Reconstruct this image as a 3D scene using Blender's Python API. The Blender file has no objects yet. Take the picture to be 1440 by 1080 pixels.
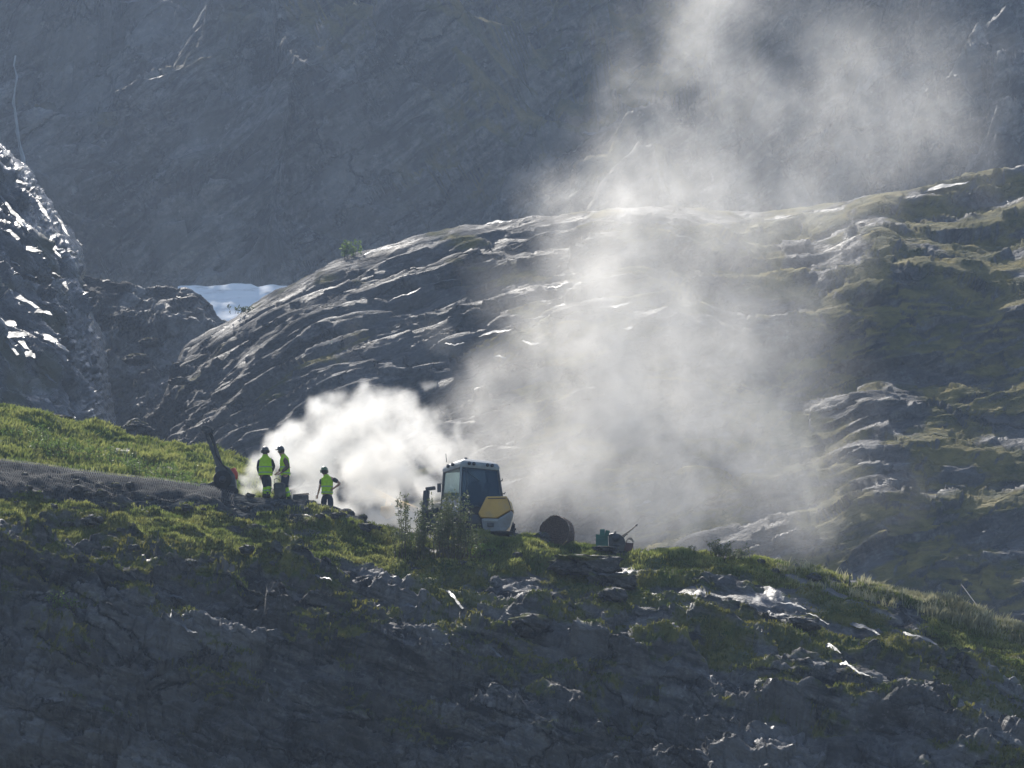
import bpy, math, random
import numpy as np
from mathutils import Vector, Matrix
random.seed(7)
rng = np.random.default_rng(11)
R = math.radians
SC = bpy.context.scene

# ------------------------------------------------------------------ camera
D0, W0 = 150.0, 34.0            # 34 m of hillside across the frame at 150 m
PITCH = R(8.0)
cd = bpy.data.cameras.new('camera'); cam = bpy.data.objects.new('camera', cd)
SC.collection.objects.link(cam)
cd.sensor_width = 36; cd.lens = 36 * D0 / W0
cd.clip_start = 1; cd.clip_end = 4000
cam.location = (0, 0, 0); cam.rotation_euler = (math.pi / 2 + PITCH, 0, 0)
SC.camera = cam

# ------------------------------------------------------------------ sky and sun
SUN_EL, SUN_AZ = R(40), R(-14)         # behind the mountain, a little to the left
sun_dir = Vector((math.cos(SUN_EL) * math.sin(SUN_AZ), math.cos(SUN_EL) * math.cos(SUN_AZ), math.sin(SUN_EL)))
world = bpy.data.worlds.new('World'); SC.world = world; world.use_nodes = True
wn = world.node_tree
sky = wn.nodes.new('ShaderNodeTexSky'); sky.sky_type = 'NISHITA'; sky.sun_disc = False
sky.sun_elevation = SUN_EL; sky.sun_rotation = SUN_AZ; sky.altitude = 400
wn.links.new(sky.outputs[0], wn.nodes['Background'].inputs[0])
wn.nodes['Background'].inputs[1].default_value = 0.115
sl = bpy.data.lights.new('sun', 'SUN'); sl.energy = 4.7; sl.angle = R(0.53); sl.color = (1, .94, .85)
so = bpy.data.objects.new('sun', sl); SC.collection.objects.link(so)
so.rotation_euler = sun_dir.to_track_quat('Z', 'Y').to_euler()
so.location = (0, 150, 60)
SC.view_settings.view_transform = 'Standard'; SC.view_settings.look = 'None'
SC.view_settings.exposure = 0.52; SC.view_settings.gamma = 1
SC.cycles.use_denoising = True
SC.cycles.max_bounces = 14; SC.cycles.volume_bounces = 12; SC.cycles.diffuse_bounces = 3
SC.cycles.transparent_max_bounces = 8
SC.cycles.volume_step_rate = 2.0; SC.cycles.volume_max_steps = 256
SC.cycles.sample_clamp_indirect = 6
SC.render.filter_size = 1.9

# ------------------------------------------------------------------ projection
K = W0 / D0 / 1440
CP, SP = math.cos(PITCH), math.sin(PITCH)
def P(px, py, Y):
    px, py, Y = np.broadcast_arrays(np.asarray(px, float), np.asarray(py, float), np.asarray(Y, float))
    a = (px - 720) * K; b = (540 - py) * K
    t = Y / (CP - b * SP)
    return np.stack([a * t, Y, (SP + b * CP) * t], -1)
def proj(p):
    d = p[..., 1] * CP + p[..., 2] * SP
    a = p[..., 0] / d; b = (-p[..., 1] * SP + p[..., 2] * CP) / d
    return a / K + 720, 540 - b / K
def V(px, py, Y): return Vector(P(px, py, Y).tolist())

# ------------------------------------------------------------------ noise
_perm = rng.permutation(1024)
_grad = rng.normal(size=(1024, 3)); _grad /= np.linalg.norm(_grad, axis=1)[:, None]
def _h(i, j, k): return _perm[(_perm[(_perm[i & 1023] + j) & 1023] + k) & 1023]
def perlin(p):
    i = np.floor(p).astype(np.int64); f = p - i
    u = f * f * f * (f * (f * 6 - 15) + 10)
    r = 0
    for dx in (0, 1):
        wx = u[..., 0] if dx else 1 - u[..., 0]
        for dy in (0, 1):
            wy = u[..., 1] if dy else 1 - u[..., 1]
            for dz in (0, 1):
                wz = u[..., 2] if dz else 1 - u[..., 2]
                g = _grad[_h(i[..., 0] + dx, i[..., 1] + dy, i[..., 2] + dz)]
                r = r + wx * wy * wz * (g[..., 0] * (f[..., 0] - dx) + g[..., 1] * (f[..., 1] - dy) + g[..., 2] * (f[..., 2] - dz))
    return r * 1.6
def fbm(p, s, o=4, off=0.0, gain=.5, ridged=False):
    r = 0; a = 1.0; q = p / s + off
    for _ in range(o):
        n = perlin(q)
        if ridged: n = 1 - 2 * np.abs(n) - .4
        r = r + a * n; a *= gain; q = q * 2.03 + 17.3
    return r
def worley(p, s, off=0.0):
    q = p / s + off; i = np.floor(q).astype(np.int64)
    f1 = np.full(q.shape[:-1], 9.0); f2 = f1.copy(); idv = np.zeros(q.shape[:-1])
    for dx in (-1, 0, 1):
        for dy in (-1, 0, 1):
            for dz in (-1, 0, 1):
                h = _h(i[..., 0] + dx, i[..., 1] + dy, i[..., 2] + dz)
                c = np.stack([i[..., 0] + dx + (h % 97) / 97, i[..., 1] + dy + (h % 89) / 89, i[..., 2] + dz + (h % 83) / 83], -1)
                d = np.linalg.norm(q - c, axis=-1)
                m = d < f1
                f2 = np.where(m, f1, np.minimum(f2, d)); idv = np.where(m, (h % 61) / 61, idv); f1 = np.where(m, d, f1)
    return f1, f2, idv
def facet(p, s, ang=0.0, stretch=(1, 1, 1), off=0.0):
    """fractured rock: every cell is a randomly tilted plane"""
    c_, s_ = math.cos(ang), math.sin(ang)
    r = np.stack([p[..., 0] * c_ - p[..., 2] * s_, p[..., 1], p[..., 0] * s_ + p[..., 2] * c_], -1) / np.array(stretch)
    q = r / s + off; q = q + .25 * np.stack([perlin(q * 1.3), perlin(q * 1.3 + 9), perlin(q * 1.3 + 19)], -1)
    i = np.floor(q).astype(np.int64); f1 = np.full(q.shape[:-1], 9.0); out = np.zeros(q.shape[:-1])
    for dx in (-1, 0, 1):
        for dy in (-1, 0, 1):
            for dz in (-1, 0, 1):
                h = _h(i[..., 0] + dx, i[..., 1] + dy, i[..., 2] + dz)
                v = q - np.stack([i[..., 0] + dx + (h % 97) / 97, i[..., 1] + dy + (h % 89) / 89, i[..., 2] + dz + (h % 83) / 83], -1)
                d = np.linalg.norm(v, axis=-1); m = d < f1
                pl = (v * _grad[h]).sum(-1) * .9 + (h % 61) / 61 - .5
                out = np.where(m, pl, out); f1 = np.where(m, d, f1)
    return out
def sst(a, b, x):
    t = np.clip((x - a) / (b - a), 0, 1); return t * t * (3 - 2 * t)
def stair(s, L, face=.62):
    f = s / L; f = f - np.floor(f)
    return f - sst(face, 1, f)          # sawtooth: bulges out under each ledge top

# ------------------------------------------------------------------ node helpers
class NT:
    def __init__(s, tree): s.t = tree; s.N = tree.nodes; s.L = tree.links
    def n(s, ty, **kw):
        x = s.N.new(ty)
        for k, v in kw.items(): setattr(x, k, v)
        return x
    def put(s, sock, v):
        if isinstance(v, bpy.types.NodeSocket): s.L.new(v, sock)
        elif v is not None: sock.default_value = v
    def math(s, op, a, b=None, clamp=False):
        x = s.n('ShaderNodeMath', operation=op, use_clamp=clamp); s.put(x.inputs[0], a); s.put(x.inputs[1], b); return x.outputs[0]
    def noise(s, vec, scale, detail=5, rough=.55, dist=0):
        x = s.n('ShaderNodeTexNoise'); s.put(x.inputs['Vector'], vec); x.inputs['Scale'].default_value = scale
        x.inputs['Detail'].default_value = detail; x.inputs['Roughness'].default_value = rough; x.inputs['Distortion'].default_value = dist
        return x.outputs['Fac']
    def maprange(s, v, a, b, c=0, d=1, smooth=False):
        x = s.n('ShaderNodeMapRange'); x.clamp = True
        if smooth: x.interpolation_type = 'SMOOTHSTEP'
        s.put(x.inputs[0], v)
        for i, w in zip((1, 2, 3, 4), (a, b, c, d)): s.put(x.inputs[i], w)
        return x.outputs[0]
    def mix(s, f, a, b):
        x = s.n('ShaderNodeMix', data_type='RGBA'); s.put(x.inputs[0], f); s.put(x.inputs[6], a); s.put(x.inputs[7], b); return x.outputs[2]
    def mapping(s, vec, scale=(1, 1, 1), rot=(0, 0, 0)):
        x = s.n('ShaderNodeMapping'); s.put(x.inputs[0], vec); x.inputs['Scale'].default_value = scale; x.inputs['Rotation'].default_value = rot; return x.outputs[0]
    def attr(s, name): return s.n('ShaderNodeAttribute', attribute_name=name).outputs['Fac']
def c4(c): return (c[0], c[1], c[2], 1)
def new_mat(name):
    m = bpy.data.materials.new(name); m.use_nodes = True
    nt = NT(m.node_tree); b = m.node_tree.nodes['Principled BSDF']
    return m, nt, b

def rock_mat(name, dark, light, warm, moss, moss2, scale=1.0, tilt=0.35, rough=(.38, .75), bump=.5):
    m, n, b = new_mat(name)
    co = n.n('ShaderNodeTexCoord').outputs['Object']
    st = n.mapping(n.mapping(co, (1, 1, 1), (0, tilt, 0)), (.42, .45, 1.6))
    band = n.noise(st, 1.3 * scale, 6, .6, .6)
    big = n.noise(co, .16 * scale, 4, .55)
    fine = n.noise(co, 5 * scale, 6, .65)
    col = n.mix(n.maprange(band, .42, .60), c4(dark), c4(light))
    col = n.mix(n.maprange(big, .45, .68, 0, .65), col, c4(warm))
    col = n.mix(n.maprange(fine, .38, .62, 0, .55), col, c4([x * .5 for x in dark]))
    pan = n.noise(n.mapping(co, (.8, .8, .45), (0, tilt * .5, 0)), .11 * scale + .03, 3, .5, 1.2)
    col = n.mix(n.maprange(pan, .50, .60, 0, .55), col, c4([x * 1.0 for x in light]))
    lich = n.maprange(n.noise(co, 2.4 * scale, 5, .7), .60, .70, 0, .55)
    col = n.mix(lich, col, c4([min(.42, x * 1.7) for x in light]))
    cw = n.n('ShaderNodeVectorMath', operation='ADD'); n.put(cw.inputs[0], n.mapping(n.mapping(co, (1, 1, 1), (0, tilt, 0)), (.22, .3, .55)))
    nzc = n.n('ShaderNodeTexNoise'); n.put(nzc.inputs['Vector'], co); nzc.inputs['Scale'].default_value = .9 * scale; nzc.inputs['Detail'].default_value = 5
    csc = n.n('ShaderNodeVectorMath', operation='SCALE'); n.put(csc.inputs[0], nzc.outputs['Color']); csc.inputs['Scale'].default_value = .55 / scale; n.put(cw.inputs[1], csc.outputs[0])
    cr = n.n('ShaderNodeTexVoronoi', feature='DISTANCE_TO_EDGE'); n.put(cr.inputs['Vector'], cw.outputs[0]); cr.inputs['Scale'].default_value = 1.1 * scale
    crack = n.math('MULTIPLY', n.maprange(cr.outputs['Distance'], .0, n.maprange(fine, .35, .65, .015, .10), .85, 0), n.maprange(n.noise(co, .3 * scale, 4, .6), .44, .58, .05, 1))
    cells = n.n('ShaderNodeTexVoronoi'); n.put(cells.inputs['Vector'], cw.outputs[0]); cells.inputs['Scale'].default_value = 1.1 * scale
    sepc = n.n('ShaderNodeSeparateColor'); n.put(sepc.inputs[0], cells.outputs['Color'])
    col = n.mix(n.maprange(sepc.outputs[0], .35, 1, 0, .5), col, c4([x * .35 for x in light]))
    col = n.mix(crack, col, c4([x * .3 for x in dark]))
    mc = n.mix(n.maprange(n.noise(co, .8 * scale, 5, .6), .38, .62), c4(moss), c4(moss2))
    col = n.mix(n.attr('moss'), col, mc)
    col = n.mix(n.attr('gravel'), col, n.mix(n.maprange(fine, .35, .65), (.03, .033, .036, 1), (.115, .12, .12, 1)))
    n.put(b.inputs['Base Color'], col)
    wetn = n.maprange(n.noise(st, 1.1 * scale, 5, .6), .4, .62)
    rr = n.maprange(wetn, 0, 1, rough[0], rough[1])
    rr = n.math('ADD', rr, n.math('MULTIPLY', n.attr('moss'), .5), True)
    rr = n.math('SUBTRACT', rr, n.math('MULTIPLY', n.attr('wet'), .30), True); rr = n.math('ADD', rr, n.attr('gravel'), True)
    n.put(b.inputs['Roughness'], n.math('MAXIMUM', rr, .16)); n.put(b.inputs['Specular IOR Level'], n.math('SUBTRACT', n.maprange(n.attr('wet'), 0, 1, .22, .5), n.math('MULTIPLY', n.attr('gravel'), .3), True))
    bp = n.n('ShaderNodeBump'); bp.inputs['Strength'].default_value = bump; bp.inputs['Distance'].default_value = .22 / scale
    vo = n.n('ShaderNodeTexVoronoi'); vo.feature = 'F1'; n.put(vo.inputs['Vector'], n.mapping(n.mapping(co, (1, 1, 1), (0, tilt, 0)), (.45, .6, 1.6))); vo.inputs['Scale'].default_value = 2.2 * scale
    h = n.math('ADD', n.math('ADD', n.math('MULTIPLY', band, 1.2), n.math('MULTIPLY', fine, .8)), n.math('MULTIPLY', crack, -.9))
    n.put(bp.inputs['Height'], h); n.put(b.inputs['Normal'], bp.outputs[0])
    return m
def leaf_mat(name, a, bcol, trans=.5, scale=1.5, rough=.55):
    m, n, b = new_mat(name)
    co = n.n('ShaderNodeTexCoord').outputs['Object']
    col = n.mix(n.maprange(n.noise(co, scale, 4, .6), .38, .62), c4(a), c4(bcol))
    n.put(b.inputs['Base Color'], col); b.inputs['Roughness'].default_value = rough
    tr = n.n('ShaderNodeBsdfTranslucent'); n.put(tr.inputs[0], col)
    ms = n.n('ShaderNodeMixShader'); ms.inputs[0].default_value = trans
    out = [x for x in n.N if x.type == 'OUTPUT_MATERIAL'][0]
    n.L.new(b.outputs[0], ms.inputs[1]); n.L.new(tr.outputs[0], ms.inputs[2]); n.L.new(ms.outputs[0], out.inputs[0])
    return m
def mat(name, col, rough=.5, metal=0, var=.18, scale=6, dirt=None, bump=0, trans=0):
    m, n, b = new_mat(name)
    co = n.n('ShaderNodeTexCoord').outputs['Object']
    nz = n.noise(co, scale, 5, .6)
    c = n.mix(n.maprange(nz, .3, .7), c4([x * (1 - var) for x in col]), c4([min(1, x * (1 + var)) for x in col]))
    if dirt: c = n.mix(n.maprange(n.noise(co, scale * .5, 6, .7), .5, .66, 0, .8), c, c4(dirt))
    n.put(b.inputs['Base Color'], c); b.inputs['Roughness'].default_value = rough; b.inputs['Metallic'].default_value = metal
    if bump:
        bp = n.n('ShaderNodeBump'); bp.inputs['Strength'].default_value = bump; bp.inputs['Distance'].default_value = .03
        n.put(bp.inputs['Height'], nz); n.put(b.inputs['Normal'], bp.outputs[0])
    if trans:
        tr = n.n('ShaderNodeBsdfTranslucent'); n.put(tr.inputs[0], c)
        ms = n.n('ShaderNodeMixShader'); ms.inputs[0].default_value = trans
        out = [x for x in n.N if x.type == 'OUTPUT_MATERIAL'][0]
        n.L.new(b.outputs[0], ms.inputs[1]); n.L.new(tr.outputs[0], ms.inputs[2]); n.L.new(ms.outputs[0], out.inputs[0])
    return m

# ------------------------------------------------------------------ object helpers
def tag(o, label=None, cat=None, group=None, kind=None):
    if label: o['label'] = label
    if cat: o['category'] = cat
    if group: o['group'] = group
    if kind: o['kind'] = kind
    return o
def link(name, data, m=None, parent=None, loc=None):
    o = bpy.data.objects.new(name, data); SC.collection.objects.link(o)
    if m is not None: data.materials.append(m)
    if parent is not None: o.parent = parent
    if loc is not None: o.location = loc
    return o
def empty(name, loc, label, cat, group=None, rot=(0, 0, 0)):
    o = bpy.data.objects.new(name, None); SC.collection.objects.link(o); o.location = loc; o.rotation_euler = rot
    o.empty_display_size = .2
    return tag(o, label, cat, group)
def np_mesh(name, verts, faces, m=None, parent=None, smooth=True, attrs=None, loc=None):
    me = bpy.data.meshes.new(name)
    verts = np.asarray(verts, np.float32); faces = np.asarray(faces, np.int32)
    me.vertices.add(len(verts)); me.vertices.foreach_set('co', verts.ravel())
    k = faces.shape[1]
    me.loops.add(faces.size); me.loops.foreach_set('vertex_index', faces.ravel())
    me.polygons.add(len(faces)); me.polygons.foreach_set('loop_start', np.arange(0, faces.size, k, dtype=np.int32))
    if smooth: me.polygons.foreach_set('use_smooth', np.ones(len(faces), bool))
    me.update(calc_edges=True); me.validate()
    for a, v in (attrs or {}).items():
        at = me.attributes.new(a, 'FLOAT', 'POINT'); at.data.foreach_set('value', np.asarray(v, np.float32).ravel())
    return link(name, me, m, parent, loc)

class MB:
    """collects polygons of one part"""
    def __init__(s): s.v = []; s.f = []
    def add(s, vs, fs):
        o = len(s.v); s.v += [tuple(v) for v in vs]; s.f += [[i + o for i in f] for f in fs]; return s
    def box(s, c, size, rot=None, taper=1.0):
        c = Vector(c); hx, hy, hz = (x / 2 for x in size); M = rot if rot is not None else Matrix.Identity(3)
        vs = []
        for z in (-1, 1):
            k = taper if z > 0 else 1
            for x, y in ((-1, -1), (1, -1), (1, 1), (-1, 1)): vs.append(c + M @ Vector((x * hx * k, y * hy * k, z * hz)))
        return s.add(vs, [(3, 2, 1, 0), (4, 5, 6, 7), (0, 1, 5, 4), (1, 2, 6, 5), (2, 3, 7, 6), (3, 0, 4, 7)])
    def bar(s, a, b, w, h=None, up=(0, 0, 1)):
        a = Vector(a); b = Vector(b); d = (b - a); L = d.length; d.normalize()
        x = d.cross(Vector(up)); x = x.normalized() if x.length > 1e-3 else Vector((1, 0, 0)); y = d.cross(x)
        M = Matrix((x, y, d)).transposed()
        return s.box((a + b) / 2, (w, h or w, L), M)
    def tube(s, pts, r, n=8, cap=True):
        pts = [Vector(p) for p in pts]; rr = r if isinstance(r, (list, tuple)) else [r] * len(pts)
        vs = []; 
        for i, p in enumerate(pts):
            d = (pts[min(i + 1, len(pts) - 1)] - pts[max(i - 1, 0)]).normalized()
            x = d.cross(Vector((0, 0, 1))); x = x.normalized() if x.length > .05 else Vector((1, 0, 0)); y = d.cross(x)
            for k in range(n):
                a = 2 * math.pi * k / n; vs.append(p + (x * math.cos(a) + y * math.sin(a)) * rr[i])
        fs = [(i * n + k, i * n + (k + 1) % n, (i + 1) * n + (k + 1) % n, (i + 1) * n + k) for i in range(len(pts) - 1) for k in range(n)]
        if cap: fs += [tuple(range(n))[::-1], tuple((len(pts) - 1) * n + k for k in range(n))]
        return s.add(vs, fs)
    def prism(s, poly, vec):
        n = len(poly); vec = Vector(vec); vs = [Vector(p) for p in poly] + [Vector(p) + vec for p in poly]
        return s.add(vs, [tuple(range(n)), tuple(range(2 * n - 1, n - 1, -1))] + [(i, i + n, (i + 1) % n + n, (i + 1) % n) for i in range(n)])
    def ball(s, c, r, sc=(1, 1, 1), nu=14, nv=9, v0=0.0, v1=1.0):
        vs = []; c = Vector(c)
        for j in range(nv + 1):
            t = math.pi * (v0 + (v1 - v0) * j / nv)
            for i in range(nu):
                a = 2 * math.pi * i / nu
                vs.append(c + Vector((math.sin(t) * math.cos(a) * sc[0], math.sin(t) * math.sin(a) * sc[1], math.cos(t) * sc[2])) * r)
        return s.add(vs, [(j * nu + i, (j + 1) * nu + i, (j + 1) * nu + (i + 1) % nu, j * nu + (i + 1) % nu) for j in range(nv) for i in range(nu)])
    def build(s, name, m, parent=None, smooth=False, bevel=0, loc=None):
        me = bpy.data.meshes.new(name); me.from_pydata(s.v, [], s.f); me.update()
        import bmesh
        bm = bmesh.new(); bm.from_mesh(me); bmesh.ops.remove_doubles(bm, verts=bm.verts, dist=1e-5)
        bmesh.ops.recalc_face_normals(bm, faces=bm.faces); bm.to_mesh(me); bm.free()
        if smooth: me.polygons.foreach_set('use_smooth', [True] * len(me.polygons))
        o = link(name, me, m, parent, loc)
        if bevel:
            b = o.modifiers.new('bevel', 'BEVEL'); b.width = bevel; b.segments = 2; b.limit_method = 'ANGLE'
        return o

# ------------------------------------------------------------------ terrain
def sheet(name, PX, PY, Y, disp, mt, masks=None, back=None):
    """grid surface standing at its own distances; disp(P, N) -> metres along the normal; back = rows continuing behind the crest"""
    G = P(PX, PY, Y)
    if back is not None:
        top = G[:1]
        dy = np.asarray(back, float)[::-1, None]
        B = np.repeat(top, len(back), 0).copy()
        B[..., 1] += dy; B[..., 0] *= (1 + dy / top[..., 1]); B[..., 2] += -dy * .16 - .010 * dy ** 2
        G = np.concatenate([B, G], 0)
    nb = 0 if back is None else len(back)
    gu = np.gradient(G, axis=1); gv = np.gradient(G, axis=0)
    N = np.cross(gu, -gv); N /= np.maximum(np.linalg.norm(N, axis=-1, keepdims=True), 1e-9)
    N = np.where(N[..., 1:2] > .3, -N, N) if back is None else N
    full_px = np.concatenate([np.repeat(PX[:1], nb, 0), PX], 0) if nb else PX
    full_py = np.concatenate([np.repeat(PY[:1], nb, 0), PY], 0) if nb else PY
    Dp = disp(G, full_px, full_py, nb)
    G2 = G + N * Dp[..., None]
    h, w = G.shape[:2]
    idx = np.arange(h * w).reshape(h, w)
    F = np.stack([idx[1:, :-1], idx[1:, 1:], idx[:-1, 1:], idx[:-1, :-1]], -1).reshape(-1, 4)
    gu = np.gradient(G2, axis=1); gv = np.gradient(G2, axis=0)
    N2 = np.cross(gu, -gv); N2 /= np.maximum(np.linalg.norm(N2, axis=-1, keepdims=True), 1e-9)
    at = masks(G2, full_px, full_py, nb, N2) if masks else {'moss': np.zeros((h, w)), 'wet': np.zeros((h, w))}
    o = np_mesh(name, G2.reshape(-1, 3), F, mt, attrs=at)
    tag(o, kind='structure')
    qx, qy = proj(G2)
    return dict(o=o, G=G2, N=N2, qx=qx, qy=qy, at=at, nb=nb)
def at_px(L, px, py):
    d = (L['qx'][L['nb']:] - px) ** 2 + (L['qy'][L['nb']:] - py) ** 2
    k = np.unravel_index(np.argmin(d), d.shape)
    return L['G'][L['nb']:][k], L['N'][L['nb']:][k]
def ground_z(L, x, y):
    d = (L['G'][..., 0] - x) ** 2 + (L['G'][..., 1] - y) ** 2
    k = np.argpartition(d.ravel(), 3)[:3]
    return float(L['G'][..., 2].ravel()[k].mean())
def curve(x, pts):
    a = np.array(pts, float); return np.interp(x, a[:, 0], a[:, 1])
def smooth1(y, k=9):
    yy = np.pad(y, k, mode='edge'); ker = np.hanning(2 * k + 1); ker /= ker.sum(); return np.convolve(yy, ker, 'valid')

M_wall = rock_mat('wall rock', (.012, .014, .018), (.27, .265, .26), (.13, .10, .075), (.045, .050, .014), (.17, .13, .035), scale=.30, tilt=.6, rough=(.6, .95), bump=1)
M_dome = rock_mat('slab rock', (.022, .024, .029), (.145, .145, .148), (.09, .08, .07), (.05, .055, .014), (.19, .155, .045), scale=.55, tilt=.38, rough=(.62, .95), bump=1)
M_left = rock_mat('wet rock', (.025, .028, .034), (.11, .11, .115), (.055, .05, .045), (.05, .06, .02), (.1, .09, .04), scale=.8, tilt=-.6, rough=(.36, .62), bump=.8)
M_fg = rock_mat('hill rock', (.024, .027, .033), (.195, .192, .194), (.11, .097, .085), (.055, .078, .016), (.15, .14, .032), scale=1.3, tilt=-.35, rough=(.58, .95), bump=1)
M_bank = rock_mat('bank soil', (.045, .04, .03), (.09, .085, .07), (.07, .06, .045), (.075, .12, .03), (.13, .15, .045), scale=1.3, tilt=-.2)

# --- foreground hill
RIDGE = [(-200, 628), (0, 648), (150, 667), (300, 688), (350, 698), (420, 704), (470, 713), (520, 735), (560, 747), (620, 755), (700, 754), (745, 756),
         (800, 767), (850, 773), (900, 777), (960, 778), (1050, 784), (1130, 796), (1200, 816), (1280, 838), (1350, 855), (1440, 886), (1640, 950)]
cols = np.arange(-170, 1612, 1.9)
ridge = smooth1(curve(cols, RIDGE), 9)
dp = np.concatenate([np.arange(0, 180, 1.5), np.arange(180, 560, 2.2)])
PX = np.repeat(cols[None], len(dp), 0); DPY = np.repeat(dp[:, None], len(cols), 1); PY = ridge[None] + DPY
YY = np.interp(DPY, [0, 4, 15, 60, 150, 260, 420, 560], [151.6, 150.9, 150.0, 147.6, 142.4, 138.9, 136.4, 134.8])
YY = YY - sst(700, 1250, PX) * np.interp(DPY, [30, 330, 560], [0, 4.5, 5.5])
A_FG = R(20)
def lo_net(px): return curve(px, [(-170, 62), (0, 54), (60, 48), (120, 52), (180, 34), (260, 28), (330, 24), (470, 14), (540, 4), (1700, -20)])
def fg_zone(px, dpy, p):
    top = curve(px, [(-200, 58), (0, 50), (200, 38), (330, 28), (470, 14), (540, 3), (1600, 0)])
    bot = curve(px, [(-200, 100), (0, 100), (200, 92), (330, 112), (470, 88), (600, 46), (720, 52), (800, 30), (950, 26), (1100, 34), (1250, 44), (1440, 84), (1640, 110)])
    nz = fbm(p, 2.2, 4, 5.0); n2 = fbm(p * [1, 1, 2.2], 1.1, 4, 31.0)
    g = sst(-4, 6, dpy - top + 14 * n2 + 8 * nz) * sst(-.62, -.25, fbm(p * [.6, .7, 1.2], 1.7, 4, 91.) - .15 * sst(20, 90, dpy)) * (1 - sst(-8, 10, dpy - bot + 24 * nz + 9 * n2))
    r_ = np.stack([p[..., 0] * math.cos(A_FG) - p[..., 2] * math.sin(A_FG), p[..., 1], p[..., 0] * math.sin(A_FG) + p[..., 2] * math.cos(A_FG)], -1)
    n3 = fbm(r_ * [.4, .6, 1.2], 1.5, 4, 61.)
    low = sst(.02, .28, n3 * .8 + nz * .35 + .22 - dpy / 560) * (1 - sst(330, 480, dpy)) * sst(0, 20, dpy - top)
    tongues = [[(40, 790), (120, 825), (200, 850), (262, 880)], [(560, 800), (610, 850), (680, 905), (760, 940), (830, 975)], [(400, 820), (470, 845), (505, 900), (490, 935)],
               [(600, 880), (650, 930), (720, 960)], [(880, 850), (960, 880), (1080, 905), (1150, 925)], [(1240, 930), (1330, 965), (1380, 985)], [(150, 790), (260, 800), (330, 830)], [(60, 900), (130, 930)], [(780, 820), (830, 850), (870, 880)], [(1080, 960), (1160, 985), (1230, 1000)]]
    py = dpy + ridge[None]; dm = np.full(px.shape, 99.)
    for tg in tongues:
        for (ax, ay), (bx, by) in zip(tg[:-1], tg[1:]):
            t_ = np.clip(((px - ax) * (bx - ax) + (py - ay) * (by - ay)) / ((bx - ax) ** 2 + (by - ay) ** 2), 0, 1)
            dm = np.minimum(dm, np.hypot(px - ax - t_ * (bx - ax), (py - ay - t_ * (by - ay)) * 1.3))
    low = np.maximum(low, 1 - sst(8, 24, dm + 20 * n2 + 10 * nz))
    return g, low
def fg_disp(p, px, py, nb):
    dpy = np.where(np.arange(p.shape[0])[:, None] < nb, 0, py - ridge[None])
    g, low = fg_zone(px, dpy, p)
    warp = fbm(p, 5.0, 3, 3.0) * 1.6 + fbm(p, 1.2, 3, 9.0) * .25
    s = p[..., 2] * math.cos(A_FG) + p[..., 0] * math.sin(A_FG) + .25 * p[..., 1] + warp
    amp = .55 + .9 * np.clip(fbm(p, 4.5, 2, 22.0) + .3, 0, 1)
    sm_ = 1 - .6 * sst(620, 900, px) * (1 - sst(330, 420, dpy))
    d = stair(s, 1.9) * .80 * amp * (1.5 - .5 * sm_) + stair(s + .4 * fbm(p, 1.5, 2, 7.0), .62) * .26 + stair(s, .23) * .07
    d += facet(p, 1.9, A_FG, (1.7, 1, .8)) * .50 * sst(40, 130, dpy) + (facet(p, .62, A_FG, (1.8, 1, .7), 5.) * .30 + facet(p, .3, A_FG, (2.2, 1, .7), 6.) * .09) * sm_ + facet(p, 5.0, R(35), (1.5, 1, .8), 15.) * 1.1 * sst(120, 240, dpy)
    d += fbm(p, 3.5, 5, 1.0) * .26 + fbm(p, .5, 3, 2.0, ridged=True) * .06
    # vertical cracks in the cliff
    d -= .25 * np.exp(-np.abs(fbm(p * [1.5, 1, .35], 1.6, 3, 50.0)) * 22) * sst(130, 240, dpy)
    rock = np.where(dpy < 20, .16, np.interp(dpy, [20, 60, 130], [.2, .45, 1.0]))
    soft = fbm(p, 1.3, 4, 12.0) * .15 + fbm(p, 3.6, 2, 40.0) * .2
    w = np.clip(g, 0, 1)
    out = (d * rock) * (1 - w * .8) + (soft + .05) * w + low * (.16 + .12 * fbm(p, .5, 3, 44.))
    net = (px < 520) & (dpy < 55)
    out = out + (fbm(p, 2.3, 3, 33.) * .22 + facet(p, .55, A_FG, (1.5, 1, 1), 8.) * .12) * (1 - sst(490, 540, px)) * sst(2, 16, dpy) * (1 - sst(50, 70, dpy))
    return out * np.where(dpy < 2, .5, 1)
def fg_mask(p, px, py, nb, N):
    dpy = np.where(np.arange(p.shape[0])[:, None] < nb, 0, py - ridge[None])
    g, low = fg_zone(px, dpy, p)
    up = sst(.08, .42, N[..., 2])
    moss = np.clip(g + low * up * .95, 0, 1)
    moss *= np.where(np.arange(p.shape[0])[:, None] < nb, .3, 1)
    gr = (1 - sst(490, 540, px)) * (1 - sst(-3, 4, dpy - lo_net(px) + 16 * fbm(p, 1.6, 4, 70.)))
    return {'moss': moss * (1 - gr * .9), 'wet': sst(.1, .5, fbm(p, 3, 3, 77.)) * (1 - gr), 'lush': g * (gr < .4), 'gravel': gr}
FG = sheet('hill', PX, PY, YY, fg_disp, M_fg, fg_mask, back=[.4, .8, 1.3, 1.9, 2.6, 3.5, 5, 7, 10, 14, 20])
gz = lambda x, y: ground_z(FG, x, y)

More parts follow.
